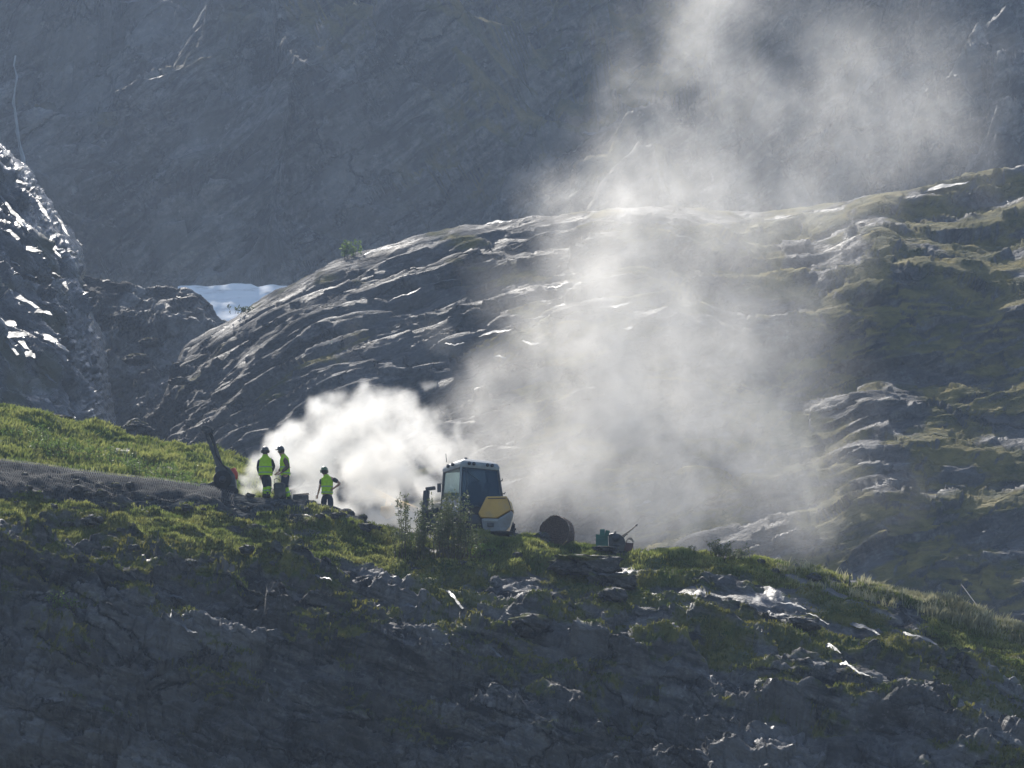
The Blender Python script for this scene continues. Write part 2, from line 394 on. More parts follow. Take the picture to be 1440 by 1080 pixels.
# --- grassy bank behind the net
BANK = [(-220, 540), (0, 573), (60, 589), (120, 606), (200, 629), (260, 636), (330, 645), (365, 652), (392, 684), (420, 730)]
cols = np.arange(-200, 420, 2.4); btop = smooth1(curve(cols, BANK), 6)
tt = np.linspace(0, 1, 60) ** 1.1
PX = np.repeat(cols[None], 60, 0)
bbot = curve(cols, RIDGE) + 45
PY = btop[None] + (bbot - btop)[None] * tt[:, None]
YY = np.interp(tt, [0, .03, .1, .6, 1], [168, 166.5, 165, 158, 154.5])[:, None] + PX * 0
def bank_disp(p, px, py, nb): return fbm(p, 2.6, 4, 3.3) * .42 + fbm(p, .6, 3, 8.8) * .1
def bank_mask(p, px, py, nb, N):
    m = sst(-.75, -.2, fbm(p, 2.4, 4, 60.)); return {'moss': .35 + .65 * m, 'wet': m * 0, 'lush': m}
BK = sheet('grass_bank', PX, PY, YY, bank_disp, M_bank, bank_mask, back=[1, 2, 4, 7, 11, 16])

# --- wet cliff on the left
BND = [(150, -90), (190, -30), (210, 0), (240, 36), (300, 76), (350, 110), (380, 118), (400, 106), (430, 122), (460, 134), (500, 146), (540, 150), (600, 160), (640, 170), (700, 180)]
rows = np.arange(150, 700, 2.2); bd = smooth1(curve(rows, BND), 3)
uu = np.linspace(0, 1, 150)
PX = -190 + (bd[:, None] + 190) * uu[None]; PY = np.repeat(rows[:, None], 150, 1)
YY = 236 + 22 * uu[None] ** 2 + 30 * uu[None] ** 14 + (640 - PY) * .078
ext = np.linspace(0.05, 1, 14)
PX = np.concatenate([PX, bd[:, None] - 30 * ext[None] ** 2], 1); PY = np.concatenate([PY, PY[:, -1:] + 0 * ext[None]], 1)
YY = np.concatenate([YY, YY[:, -1:] + 60 * ext[None]], 1)
def left_disp(p, px, py, nb):
    a = R(36)
    s = p[..., 2] * math.cos(a) + p[..., 0] * math.sin(a) + .2 * p[..., 1] + fbm(p, 8, 3, 4.) * 3 + fbm(p, 2, 3, 4.) * .5
    amp = .4 + np.clip(fbm(p, 7, 2, 22.0) + .4, 0, 1.2)
    e_ = 1 - .75 * sst(.86, 1.0, (px + 190) / (np.interp(py, rows, bd) + 190))
    return (stair(s, 4.2, .5) * 1.5 * amp + stair(s, 1.3, .5) * .5 + stair(s, .45) * .16 + fbm(p, 6, 4, 8.) * .6 + facet(p, 3.2, R(36), (2.4, 1, .7)) * .6 + facet(p, 1.1, R(36), (2.4, 1, .7), 4.) * .24) * e_
def left_mask(p, px, py, nb, N):
    z = fbm(p, 5, 3, 66.); return {'moss': sst(.35, .6, z) * .5, 'wet': .35 + .65 * sst(-.3, .3, fbm(p, 3, 3, 5.))}
LF = sheet('wet_cliff', PX, PY, YY, left_disp, M_left, left_mask)

# --- rubble gully
cols = np.arange(60, 372, 2.0)
top = smooth1(curve(cols, [(60, 372), (90, 380), (150, 396), (200, 404), (270, 408), (292, 428), (318, 456), (372, 500)]), 2)
tt = np.linspace(0, 1, 150)
PX = np.repeat(cols[None], 150, 0); PY = top[None] + (680 - top)[None] * tt[:, None]
YY = np.interp(tt, [0, .05, 1], [352, 351.4, 331])[:, None] + PX * 0
def gully_disp(p, px, py, nb):
    f1, f2, idv = worley(p, 2.6, 3.); g1, g2, id2 = worley(p, 1.1, 9.)
    d = (1 - f1) * 1.2 * (.4 + idv) + (1 - g1) * .6 + facet(p, 1.4) * .8 + facet(p, .6) * .3 + fbm(p, 7, 4, 5.) * 1.1
    dd = np.where(np.arange(p.shape[0])[:, None] < nb, 0, py - top[None]); return d * (.3 + .7 * sst(5, 70, dd))
GL = sheet('scree', PX, PY, YY, gully_disp, M_wall, None, back=[2, 5, 10, 18])

# --- snow in the gully
cols = np.arange(250, 450, 2.5)
top = smooth1(curve(cols, [(250, 405), (278, 403), (300, 400), (325, 398), (340, 397), (352, 399), (362, 404), (385, 403), (408, 404), (450, 404)]), 1)
tt = np.linspace(0, 1, 40); PX = np.repeat(cols[None], 40, 0); PY = top[None] + 75 * tt[:, None]
PY = PY + (.7 * np.sin(PX / 9.) + .4 * np.sin(PX / 4.1) + 2.4 * np.sin(PX / 23.)) * (1 - tt[:, None]); YY = 405 - 6.8 * tt[:, None] + PX * 0
def snow_mat():
    m, n, b = new_mat('old snow'); co = n.n('ShaderNodeTexCoord').outputs['Object']
    z = n.noise(n.mapping(co, (.3, .3, 1.5)), 1.2, 5, .6)
    d_ = n.maprange(n.noise(n.mapping(co, (.5, .5, 2.5), (0, .12, 0)), .9, 6, .7), .52, .68, 0, .6)
    n.put(b.inputs['Base Color'], n.mix(d_, n.mix(n.maprange(z, .35, .65), (.78, .80, .81, 1), (.88, .88, .88, 1)), (.38, .36, .34, 1))); b.inputs['Roughness'].default_value = .6
    return m
M_snow = snow_mat()
SN = sheet('snow_patch', PX, PY, YY, lambda p, px, py, nb: fbm(p, 8, 5, 2.) * .16, M_snow, None)
del SN['o']['kind']
tag(SN['o'], 'pale blue triangular snow patch wedged between dark wall and slab ridge', 'snow')
SN['o']['kind'] = 'structure'

# --- slab ridge in the middle distance
DOME = [(150, 720), (190, 660), (215, 600), (235, 545), (252, 500), (262, 487), (280, 475), (330, 445), (410, 402), (455, 376), (500, 360), (560, 342), (600, 331), (650, 320), (700, 314), (760, 306), (830, 300), (900, 292), (960, 292),
        (1000, 298), (1080, 300), (1140, 293), (1200, 286), (1250, 272), (1290, 266), (1340, 252), (1380, 243), (1440, 234), (1500, 222), (1700, 190)]
cols = np.arange(150, 1660, 2.3); top = smooth1(curve(cols, DOME), 3)
dp = np.concatenate([np.arange(0, 60, 1.8), np.arange(60, 740, 2.4)])
dp = dp[None].T * np.ones((1, len(cols))); mx = np.maximum(930 - top, 120)[None]; dp = dp * np.minimum(mx / 740, 1)
PX = np.repeat(cols[None], len(dp), 0); PY = top[None] + dp
DT = top
YY = np.interp(dp, [0, 5, 25, 80, 200, 350, 740], [322, 321, 317.4, 309, 297, 286, 272])
YY = 322 + (YY - 322) * (1 + .9 * sst(800, 1300, PX) * (1 - .45 * sst(150, 320, dp))) + 10 * np.exp(-(PX - 150) / 90)
wr = sst(850, 1130, PX); py2 = PY - .25 * np.maximum(0, 1250 - PX) + 5 * np.sin(PX / 47.) + 3 * np.sin(PX / 19.)
terr = np.interp(py2, [230, 262, 320, 405, 425, 530, 556, 575, 615, 640, 686, 712, 850, 950], [341, 333.5, 321, 306, 303.5, 299, 293.5, 292, 289, 284.5, 281, 276, 268, 264])
YY = YY * (1 - wr) + terr * wr
def dome_strata(p):
    a = R(-24) * np.interp(p[..., 0], [-30, 0, 30], [1.15, .95, .45])
    return p[..., 2] * np.cos(a) + p[..., 0] * np.sin(a) + .12 * p[..., 1] + fbm(p * [.45, .5, 1], 16, 3, 3.0) * 3.0 + fbm(p * [.5, .5, 1], 4, 3, 13.0) * .5
def dome_disp(p, px, py, nb):
    dpy = np.where(np.arange(p.shape[0])[:, None] < nb, 0, py - DT[None])
    s = dome_strata(p); 
    big = np.interp(px, [300, 800, 1200], [.7, .8, 1.5])
    amp = .35 + np.clip(fbm(p * [.5, 1, 1.4], 11, 2, 22.0) + .45, 0, 1.3)
    d = stair(s, 6.0, .6) * 2.1 * big * amp + stair(s + fbm(p * [.5, 1, 1], 5, 2, 6.) * .8, 2.1, .55) * .8 * amp + stair(s + fbm(p * [.5, 1, 1], 2, 2, 26.) * .3, .75, .5) * .28
    d += fbm(p, 14, 4, 8.) * 1.0 + facet(p, 4.2, R(-22), (3.2, 1, .7)) * .75 + facet(p, 1.5, R(-22), (3.2, 1, .6), 3.) * .32 + facet(p * [1.3, .6, .6], 3.0, 0, (1, 1, 1), 7.) * .5 * sst(950, 1200, px)
    return d * sst(-14, 45, dpy) * .95 * (1 - .4 * sst(900, 1100, px)) + (fbm(p, 3, 4, 1.) * .4) * (1 - sst(-14, 20, dpy))
def dome_mask(p, px, py, nb, N):
    z = fbm(p * [1, 1, 1.8], 6, 5, 41.); side = np.interp(px, [500, 760, 1000, 1300], [.0, .4, .65, .85])
    m = sst(.05, .4, z + side - .42) * sst(.28, .62, N[..., 2])
    return {'moss': m, 'wet': sst(.0, .6, fbm(p, 7, 3, 5.)) * .25}
DM = sheet('slab_ridge', PX, PY, YY, dome_disp, M_dome, dome_mask, back=[2, 5, 10, 18, 30])

# --- back wall
cols = np.arange(-260, 1720, 3.2); rows = np.arange(-220, 520, 2.8)
PX = np.repeat(cols[None], len(rows), 0); PY = np.repeat(rows[:, None], len(cols), 1)
YY = 478 + (520 - PY) * .118 - 40 * sst(900, 1500, PX) + 14 * np.sin(PX / 190.)
YY = YY + 16 * (1 - sst(60, 420, PX)) * (1 - sst(-60, 200, PY)) + 14 * sst(1050, 1300, PX) * (1 - sst(60, 240, PY)) - 10 * np.exp(-((PX - 260) / 110) ** 2 - ((PY - 300) / 160) ** 2) + 9 * np.exp(-((PX - 90) / 60) ** 2 - ((PY - 330) / 120) ** 2)
def wall_disp(p, px, py, nb):
    a = R(-38) * np.interp(px, [0, 400, 800, 1440], [.25, 1.0, .3, .8])
    s = p[..., 2] * np.cos(a) + p[..., 0] * np.sin(a) + fbm(p * [.6, .6, 1], 30, 3, 3.0) * 8 + fbm(p * [.5, .5, 1], 6, 3, 13.0) * 1.0
    amp = .3 + np.clip(fbm(p, 24, 2, 92.0) + .4, 0, 1.2)
    d = fbm(p * [1.2, .5, .45], 34, 3, 71.) * 7 + facet(p, 24, R(-50), (2.2, 1, .8), 31.) * 6
    d += stair(s, 17, .65) * 11 * amp + stair(s, 5.2, .6) * 3.0 * amp + stair(s, 1.9) * .7
    d += fbm(p, 40, 5, 8.) * 8 + fbm(p * [1.3, 1, .8], 6, 5, 18., ridged=True) * 1.0
    d += facet(p, 13, R(-38), (1.9, 1, .8)) * 6.0 + facet(p, 4.5, R(-38), (1.9, 1, .8), 4.) * 1.8 + facet(p, 1.8, R(-38), (1.9, 1, .8), 7.) * .45
    return d
def wall_mask(p, px, py, nb, N):
    z = fbm(p, 22, 5, 41.)
    zone = np.exp(-((px - 740) / 300) ** 2 - ((py - 70) / 130) ** 2)
    return {'moss': sst(.0, .35, z * .5 + zone * 1.3 + .5 * np.exp(-((px - 640) / 60) ** 2 - ((py - 110) / 30) ** 2) - .16) * sst(-.3, .3, N[..., 2]), 'wet': sst(.1, .5, fbm(p, 20, 3, 5.)) * .5}
WL = sheet('mountain_wall', PX, PY, YY, wall_disp, M_wall, wall_mask)

# ------------------------------------------------------------------ added sheets tilted to give the wet ledges sun glints; thin waterfall
H = (sun_dir - Vector((0, CP, SP))).normalized()
def glint_mat():
    m, n, b = new_mat('wet glint sheet'); co = n.n('ShaderNodeTexCoord').outputs['Object']
    b.inputs['Base Color'].default_value = (.10, .11, .12, 1); n.put(b.inputs['Roughness'], n.maprange(n.noise(co, 1.6, 4, .6), .35, .65, .5, .85))
    bp = n.n('ShaderNodeBump'); bp.inputs['Strength'].default_value = .45; bp.inputs['Distance'].default_value = .15
    n.put(bp.inputs['Height'], n.noise(co, 2.5, 5, .6)); n.put(b.inputs['Normal'], bp.outputs[0]); return m
M_glint = glint_mat()
GLINTS = [ # layer, px, py, half width px, half height px, slope (px right -> px down)
 (FG,1212,886,20,4,.35),(FG,1288,899,24,4,.3),(FG,1162,911,15,3.5,.5),(FG,1148,872,14,2.5,.5),(FG,1108,852,22,2.5,.2),(FG,1205,948,15,3,.5),(FG,1192,939,9,3,.2),(FG,1402,998,16,3,.4),
 (FG,640,846,13,3,.9),(FG,575,857,12,2,.0),(FG,262,884,16,2,.4),(FG,245,842,16,1.5,-.1),(FG,172,812,22,2,.3),(FG,455,816,14,2.5,.25),(FG,700,918,10,3,.6),(FG,206,722,7,2,.0),
 (DM,1325,268,34,5,-.2),(DM,1385,256,18,3,-.2),(DM,780,410,11,2,-.2),(DM,745,485,12,3,.2),(DM,880,466,9,4,0),(DM,878,508,10,3.5,0),(DM,865,434,22,2,-.15),(DM,705,505,9,2,.1),(DM,700,470,24,2,-.2),
 (DM,640,490,14,2,0),(DM,700,318,20,3,-.1),(DM,540,355,26,2.5,-.25),(DM,620,400,26,2,-.15),(DM,570,420,22,1.5,-.4),(DM,905,712,12,3,-.3),
 (LF,8,458,16,9,.3),(LF,30,488,18,7,.4),(LF,14,330,20,6,.5),(LF,70,350,16,5,.8),(LF,20,420,34,5,.35),(LF,12,470,18,7,.3),(LF,45,440,22,6,.6),(LF,60,475,24,7,.6),(LF,20,255,22,4,.7),(LF,50,290,22,5,.8),(LF,85,320,14,5,1.),(LF,15,300,22,4,.6),(LF,30,350,30,4,.5),(LF,62,385,20,3,.4),(LF,90,405,10,4,.5),
 (LF,10,370,26,5,.3),(LF,108,345,8,4,1.),(LF,115,470,8,5,1.),(LF,125,510,8,6,1.),(LF,140,560,8,5,.8),(LF,70,530,16,3,.5),(LF,30,385,16,2,.3),(LF,10,485,16,8,.2),(LF,38,500,10,5,.5),
 (WL,798,68,9,2.5,0),(WL,800,88,10,3,.2),(WL,828,190,22,3,.15),(WL,795,188,12,1.5,0),(WL,185,5,16,3,0),(WL,195,80,18,2,-.1),(WL,300,22,30,1.5,.0),(WL,150,32,10,2,.1),(WL,1000,40,6,1,0),
 (WL,1330,92,22,2,-.05),(WL,1240,70,26,1.5,-.3),(GL,235,540,12,4,-.2),(GL,195,597,10,2,0),(GL,215,620,8,2,.2)]
wv, wf = [], []
for (L, px, py, hw, hh, sl_) in GLINTS:
    p0, n0 = at_px(L, px, py); Yc = p0[1]; sc = K * Yc
    nn = Vector(n0.tolist()).lerp(H, .96).normalized()  # added sheet faces the sun's mirror angle instead of following the rock
    nu_, nv_ = 13, 7
    blob = np.clip(np.interp(np.arange(nu_), [0, 3, 6, 9, 12], rng.uniform(.1, 1.1, 5)), .15, 1); hw *= (rng.uniform(.7, 1.6) if L is LF else 1.05); hh *= (rng.uniform(.5, 1.1) if L is LF else .9); sl_ += (rng.normal() * .25 if L is LF else 0); ph_ = rng.uniform(0, 6)
    g = []
    for j in range(nv_):
        for i in range(nu_):
            u = i / (nu_ - 1) * 2 - 1; v = j / (nv_ - 1) * 2 - 1
            env = math.sqrt(max(0, 1 - u * u)) * blob[i]
            sx = px + u * hw; sy = py + u * hw * sl_ + v * hh * env + 1.3 * math.sin(u * 4 + ph_) + .7 * math.sin(u * 11 + ph_)
            a = (sx - px) * sc; b = -(sy - py) * sc
            # point on the tilted film plane seen in that direction
            c = Vector(p0.tolist()); x = a; z = b
            y = -(nn.x * x + nn.z * z) / min(nn.y + .13 * nn.z, -.15)
            g.append(c + Vector((x, y, z + y * .13)))
    o = len(wv); off = Vector(n0.tolist()) * (.10 * Yc / 150) + Vector((0, -.25 * Yc / 150, 0))
    wv += [tuple(q + off) for q in g]
    wf += [(o + j * nu_ + i, o + j * nu_ + i + 1, o + (j + 1) * nu_ + i + 1, o + (j + 1) * nu_ + i) for j in range(nv_ - 1) for i in range(nu_ - 1)]
tag(np_mesh('wet_glints', wv, wf, M_glint), kind='structure')

M_fall = mat('falling_water', (.30, .33, .36), .35, var=.3, scale=.8)
fv, ff = [], []
path = [(22, 78, 1.2), (20, 92, 1.8), (24, 108, 1.5), (21, 125, 2.2), (20, 145, 2.6), (22, 165, 3.0), (24, 185, 3.2), (28, 205, 3.4), (33, 222, 2.8), (34, 240, 2.4)]
base = np.array([at_px(WL, a, b)[0][1] for a, b, c in path]); yb = base.min() - .8
for k in range(7):
    o = len(fv)
    for (a, b, c) in path:
        q = P(a + rng.normal() * c * .5, b, yb + rng.uniform(-.3, .3)); w = c * K * 500 * rng.uniform(.15, .4)
        fv += [tuple(q + [-w, 0, 0]), tuple(q + [0, -w * .6, 0]), tuple(q + [w, 0, 0]), tuple(q + [0, w * .6, 0])]
    n_ = len(path)
    ff += [(o + i * 4 + j, o + i * 4 + (j + 1) % 4, o + i * 4 + 4 + (j + 1) % 4, o + i * 4 + 4 + j) for i in range(n_ - 1) for j in range(4)]
tag(np_mesh('waterfall', fv, ff, M_fall), 'thin white waterfall trickling down the dark wall above the wet cliff', 'waterfall')

# ------------------------------------------------------------------ boulders
def boulder(name, px, py, w, h, L, label, mt, group=None, Y=None, seed=0, flat=.8, attrs=None, sink=.25, blocky=.0):
    if Y is None: p0, _ = at_px(L, px, py + h * .45); Y = p0[1]
    c = P(px, py, Y); sc = K * Y; n = 34
    th = np.linspace(0, math.pi, n)[:, None]; ph = np.linspace(0, 2 * math.pi, n * 2, endpoint=False)[None]
    S = np.stack([np.sin(th) * np.cos(ph), np.sin(th) * np.sin(ph), np.cos(th) + 0 * ph], -1)
    if blocky: S = np.sign(S) * np.abs(S) ** (1 - blocky); 
    dims = np.array([w * sc / 2, (w + h) * sc / 3.4, h * sc / 2])
    q = S * dims
    f1, f2, idv = worley(S, .8, seed * 3.1)
    r = 1 + .20 * fbm(S, 1.0, 4, seed * 1.7) + .12 * (idv - .5) - .10 * f1 + .03 * fbm(S, .2, 3, seed)
    r = r + facet(S + seed, .55, .2, (1.6, 1, .8)) * .22
    q = q * r[..., None]
    idx = np.arange(n * n * 2).reshape(n, n * 2)
    F = np.stack([idx[:-1], idx[1:], np.roll(idx, -1, 1)[1:], np.roll(idx, -1, 1)[:-1]], -1).reshape(-1, 4)
    a = {'moss': (sst(.3, .8, S[..., 2]) * sst(-.1, .3, fbm(S, .7, 3, seed * 2.3))).ravel() * .9, 'wet': np.full(n * n * 2, .1)}
    o = np_mesh(name, q.reshape(-1, 3), F, mt, attrs=a, loc=tuple(c.tolist()))
    return tag(o, label, 'rock', group)
boulder('boulder', 511, 742, 34, 13, FG, 'grey flat-topped boulder in bright grass left of the leafy bush', M_fg, seed=1)
boulder('boulder', 486, 723, 26, 15, FG, 'dark lumpy rock on the crest right of the lone worker', M_fg, seed=2, Y=151)
boulder('boulder', 509, 729, 15, 12, FG, 'small dark rock on the crest beside the larger lumpy rock', M_fg, seed=3, Y=151)
boulder('boulder', 348, 773, 21, 15, FG, 'rounded pale grey boulder at the lower edge of the bright grass', M_fg, seed=4)
boulder('boulder', 822, 796, 94, 26, FG, 'long low dark slab of rock below the netting roll', M_fg, seed=5, blocky=.6)
boulder('boulder', 862, 819, 62, 24, FG, 'blocky dark rock with flat top below the green crate', M_fg, seed=6, blocky=.6)
boulder('boulder', 742, 881, 70, 34, FG, 'rounded grey boulder bulging out of mossy slope below the excavator', M_fg, seed=7)
boulder('boulder', 862, 838, 42, 22, FG, 'grey triangular rock just under the blocky flat-topped rock', M_fg, seed=8)
boulder('boulder', 900, 865, 60, 22, FG, 'pale rounded rock with yellow moss beside it on the right slope', M_fg, seed=9)
boulder('boulder', 1125, 878, 52, 26, FG, 'smooth grey boulder among wet slabs on the right slope', M_fg, seed=10)
boulder('boulder', 1145, 812, 22, 12, FG, 'dark rock in grass near the wooden stake', M_fg, seed=11)
boulder('boulder', 762, 757, 26, 17, FG, 'brownish rock propped against the netting roll', M_fg, seed=12, Y=150.6)
boulder('boulder', 868, 776, 15, 9, FG, 'small dark stone in front of the gear crates', M_fg, seed=13)
boulder('boulder', 850, 771, 34, 7, FG, 'flat pale stone under the green crate', M_fg, seed=14, Y=150.3)
boulder('boulder', 700, 751, 60, 8, FG, 'low pale ledge of rock under the excavator', M_fg, seed=15, Y=151.2)
boulder('boulder', 130, 732, 30, 16, FG, 'grey angular rock at the lower edge of the wire net', M_fg, seed=16)
boulder('boulder', 22, 578, 30, 13, BK, 'sunlit whitish boulder at the far top of the grassy bank', M_dome, seed=17, Y=170)
boulder('boulder', 76, 592, 56, 20, BK, 'broad whitish boulder lying behind the grassy bank', M_dome, seed=18, Y=171)
boulder('boulder', 192, 608, 48, 34, GL, 'dark rounded boulder with bright wet top at the gully mouth', M_dome, seed=19, Y=215)
boulder('boulder', 252, 536, 30, 12, GL, 'flat dark boulder in the gully under the slab ridge', M_dome, seed=20, Y=290)
boulder('boulder', 212, 482, 34, 14, GL, 'pale flat boulder lying in the upper gully', M_dome, seed=21, Y=322)
boulder('boulder', 192, 506, 36, 18, GL, 'bluish grey boulder in the middle of the gully', M_dome, seed=22, Y=318)
G1 = 'loose stones in the grass below the wire net'
for k, (a, b, w) in enumerate([(75, 713, 14), (106, 716, 12), (160, 715, 16), (95, 738, 18), (215, 766, 15), (188, 770, 16), (150, 772, 13), (170, 745, 12), (30, 755, 18), (270, 792, 16), (300, 788, 14), (245, 745, 12), (60, 790, 16), (330, 800, 14), (385, 792, 12), (120, 798, 18)]):
    boulder('stone', a, b, w, w * .62, FG, 'small loose grey stone in the grass below the wire net', M_fg, group=G1, seed=30 + k)
G3 = 'stones strewn over the gravel slope'
for k in range(46):
    a = random.uniform(0, 500); d = random.uniform(.15, 1.15) * float(lo_net(a)) + 3; w = random.choice([6, 7, 8, 10, 13, 17])
    boulder('stone', a, float(curve(a, RIDGE)) + d, w, w * .6, FG, 'grey stone lying on the gravel slope around the wire net', M_fg, group=G3, seed=100 + k)
G2 = 'small stones along the crest'
for k, (a, b, w) in enumerate([(352, 697, 13), (440, 707, 12), (530, 742, 12), (722, 754, 12), (822, 768, 12), (905, 777, 13), (940, 779, 11), (1070, 790, 14), (1090, 803, 13), (690, 775, 16), (728, 780, 14), (650, 792, 14)]):
    boulder('stone', a, b, w, w * .6, FG, 'small dark stone along the crest between the workers and far grass', M_fg, group=G2, seed=60 + k, Y=150.8 if k < 7 else None)

# ------------------------------------------------------------------ grass
M_grass = leaf_mat('grass', (.12, .165, .035), (.32, .33, .10), .58, .9)
M_dry = leaf_mat('dry grass', (.30, .28, .15), (.42, .40, .26), .5, 1.5)
def blades(name, base, nrm, h, w, mt, kind_label, lean=.5, nb=3):
    n = len(base) * nb
    b = np.repeat(base, nb, 0) + rng.normal(size=(n, 3)) * [.05, .05, .0]
    hh = np.repeat(h, nb) * rng.uniform(.6, 1.3, n); ww = w * rng.uniform(.7, 1.4, n)
    a = rng.uniform(0, 2 * math.pi, n); side = np.stack([np.cos(a), np.sin(a), 0 * a], -1)
    ln = rng.normal(size=(n, 3)) * lean; ln[:, 2] = 0; ln[:, 0] += .15
    up = np.array([0, 0, 1.0])
    m1 = b + (up * .55 + ln * .25) * hh[:, None]; t = b + (up * .95 + ln * .8) * hh[:, None]
    b = b - up * .04
    v = np.stack([b - side * ww[:, None] / 2, b + side * ww[:, None] / 2, m1 + side * ww[:, None] * .4, t, m1 - side * ww[:, None] * .4], 1).reshape(-1, 3)
    i = np.arange(n)[:, None] * 5
    me = bpy.data.meshes.new(name)
    F = np.concatenate([i + [0, 1, 2, 3, 4]], 1)
    return np_mesh(name, v, F, mt, smooth=False)
def pick(L, key, n, thr, weight=None):
    m = L['at'][key][L['nb']:].copy(); G = L['G'][L['nb']:]; N = L['N'][L['nb']:]
    w = np.where(m > thr, m, 0)
    area = np.linalg.norm(np.gradient(G, axis=0), axis=-1); w = w * area
    if weight is not None: w = w * weight(L['qx'][L['nb']:], L['qy'][L['nb']:], G)
    w = w.ravel() / w.sum(); k = rng.choice(len(w), n, p=w)
    return G.reshape(-1, 3)[k] + rng.normal(size=(n, 3)) * [.05, .05, 0], N.reshape(-1, 3)[k], k
b1, n1, k1 = pick(FG, 'lush', 52000, .35)
hz = .04 + .09 * sst(-.3, .5, fbm(b1, 1.1, 3, 4.))
tag(blades('grass', b1, n1, hz, .022, M_grass, ''), kind='stuff')
b2, n2, k2 = pick(BK, 'lush', 20000, .3)
hz = .12 + .12 * sst(-.2, .5, fbm(b2, 2, 3, 4.))
tag(blades('grass', b2, n2, hz, .04, M_grass, ''), kind='stuff')
M_moss = leaf_mat('moss', (.06, .085, .015), (.17, .16, .035), .45, .9)
b3, n3, k3 = pick(FG, 'moss', 26000, .45, lambda x, y, g: 1.0)
tag(blades('heather', b3, n3, np.full(len(b3), .07), .04, M_moss, '', lean=.9), kind='stuff')
# pale tall grass on the right end of the crest
def rw(x, y, g):
    d = y - curve(x, RIDGE); return ((x > 1090) & (d < 26)) * (.2 + sst(1180, 1300, x))
b4, n4, k4 = pick(FG, 'moss', 5200, .0, rw)
hz = .16 + .2 * sst(-.1, .5, fbm(b4, 1.2, 3, 9.))
tag(blades('tall_grass', b4, n4, hz, .03, M_dry, '', lean=.35), kind='stuff')
def rw2(x, y, g):
    d = y - curve(x, RIDGE); return ((x > 540) & (x < 1440) & (d < 8)) * 1.0
b5, n5, k5 = pick(FG, 'moss', 5000, .2, rw2)
tag(blades('crest_grass', b5, n5, np.full(len(b5), .11), .022, M_grass, '', lean=.3), kind='stuff')

# ------------------------------------------------------------------ leafy plants
M_leaf = leaf_mat('bush leaves', (.06, .085, .03), (.16, .18, .08), .45, 3)
M_leaf2 = leaf_mat('light leaves', (.10, .17, .03), (.17, .24, .06), .5, 3)
M_stem = mat('stems', (.07, .055, .035), .8)
def plant(name, base, stems, label, leafm, leaf=.07, lpm=45, cat='bush', spread=.25, r=.012):
    e = empty(name, base, label, cat)
    sm = MB(); lv, lf = [], []
    for (dx, dy, h, lx, ly) in stems:
        pts = []; n = 6
        for i in range(n):
            t = i / (n - 1); pts.append(Vector((dx + lx * t * t, dy + ly * t * t, -.05 + h * t)) + Vector((random.gauss(0, .015), random.gauss(0, .015), 0)))
        sm.tube(pts, [r * (1 - .75 * i / (n - 1)) for i in range(n)], 5, False)
        tw = []
        for _ in range(int(h * 5)):
            t = random.uniform(.25, .95); i = min(int(t * (n - 1)), n - 2); f = t * (n - 1) - i; q = pts[i].lerp(pts[i + 1], f)
            d = Vector((random.gauss(0, 1), random.gauss(0, 1), random.uniform(.4, 1.6))).normalized() * random.uniform(.1, .32) * (1.15 - t)
            sm.tube([q, q + d], [r * .4, r * .15], 4, False); tw.append((q, q + d))
        for _ in range(int(h * lpm)):
            if tw and random.random() < .6: a_, b_ = random.choice(tw); q = a_.lerp(b_, random.uniform(.2, 1.05))
            else:
                t = random.uniform(.12, 1.0) ** .8; i = min(int(t * (n - 1)), n - 2); f = t * (n - 1) - i; q = pts[i].lerp(pts[i + 1], f)
            d = Vector((random.gauss(0, 1), random.gauss(0, 1), random.gauss(.4, .7))).normalized()
            l = leaf * random.uniform(.6, 1.3); s = d.cross(Vector((random.gauss(0, 1), random.gauss(0, 1), random.gauss(0, 1)))).normalized() * l * .22
            o = len(lv); q = q + Vector((random.gauss(0, 1), random.gauss(0, 1), random.gauss(0, 1))) * spread * .08
            lv += [tuple(q), tuple(q + d * l * .5 + s), tuple(q + d * l), tuple(q + d * l * .5 - s)]; lf.append((o, o + 1, o + 2, o + 3))
    if cat == 'tree':
        sm.build('trunk', M_stem, e); np_mesh('crown', lv, lf, leafm, e, smooth=False); return e
    bpy.data.objects.remove(e)
    o = len(sm.v); o_ = np_mesh(name, sm.v + lv, [list(f) for f in sm.f] + [[i + o for i in f] for f in lf], leafm, smooth=False, loc=base)
    o_.data.materials.append(M_stem); mi = np.zeros(len(o_.data.polygons), np.int32); mi[:len(sm.f)] = 1; o_.data.polygons.foreach_set('material_index', mi)
    return tag(o_, label, cat)
def on_ground(px, Y):
    x = float(P(px, 700, Y)[0]); return Vector((x, Y, gz(x, Y)))
st = []
b0 = on_ground(628, 148.6)
for i in range(110):
    px = random.gauss(632, 24)
    if random.random() < .22: px = random.uniform(556, 600)
    px = min(max(px, 556), 676)
    hmax = float(np.interp(px, [556, 568, 580, 600, 625, 650, 668, 682], [1.3, 2.5, 1.5, 2.2, 2.3, 2.3, 1.5, .7]))
    x = (px - 628) / 42.; st.append((x, random.uniform(-.7, .5), hmax * random.uniform(.45, 1.0) - .10 * x * (1 if x < 0 else 0), random.gauss(0, .12), random.gauss(0, .1)))
plant('leafy_bush', b0, st, 'dark leafy bush with upright stems in front of the excavator cab', M_leaf, leaf=.08, lpm=52)
st = [(random.gauss(0, .28), random.uniform(-.3, .3), random.uniform(.25, .62), random.gauss(0, .1), 0) for _ in range(46)]
plant('willow_bush', on_ground(680, 148.6), st, 'low pale willow tuft at the right foot of the leafy bush', M_leaf2, leaf=.07, lpm=70)
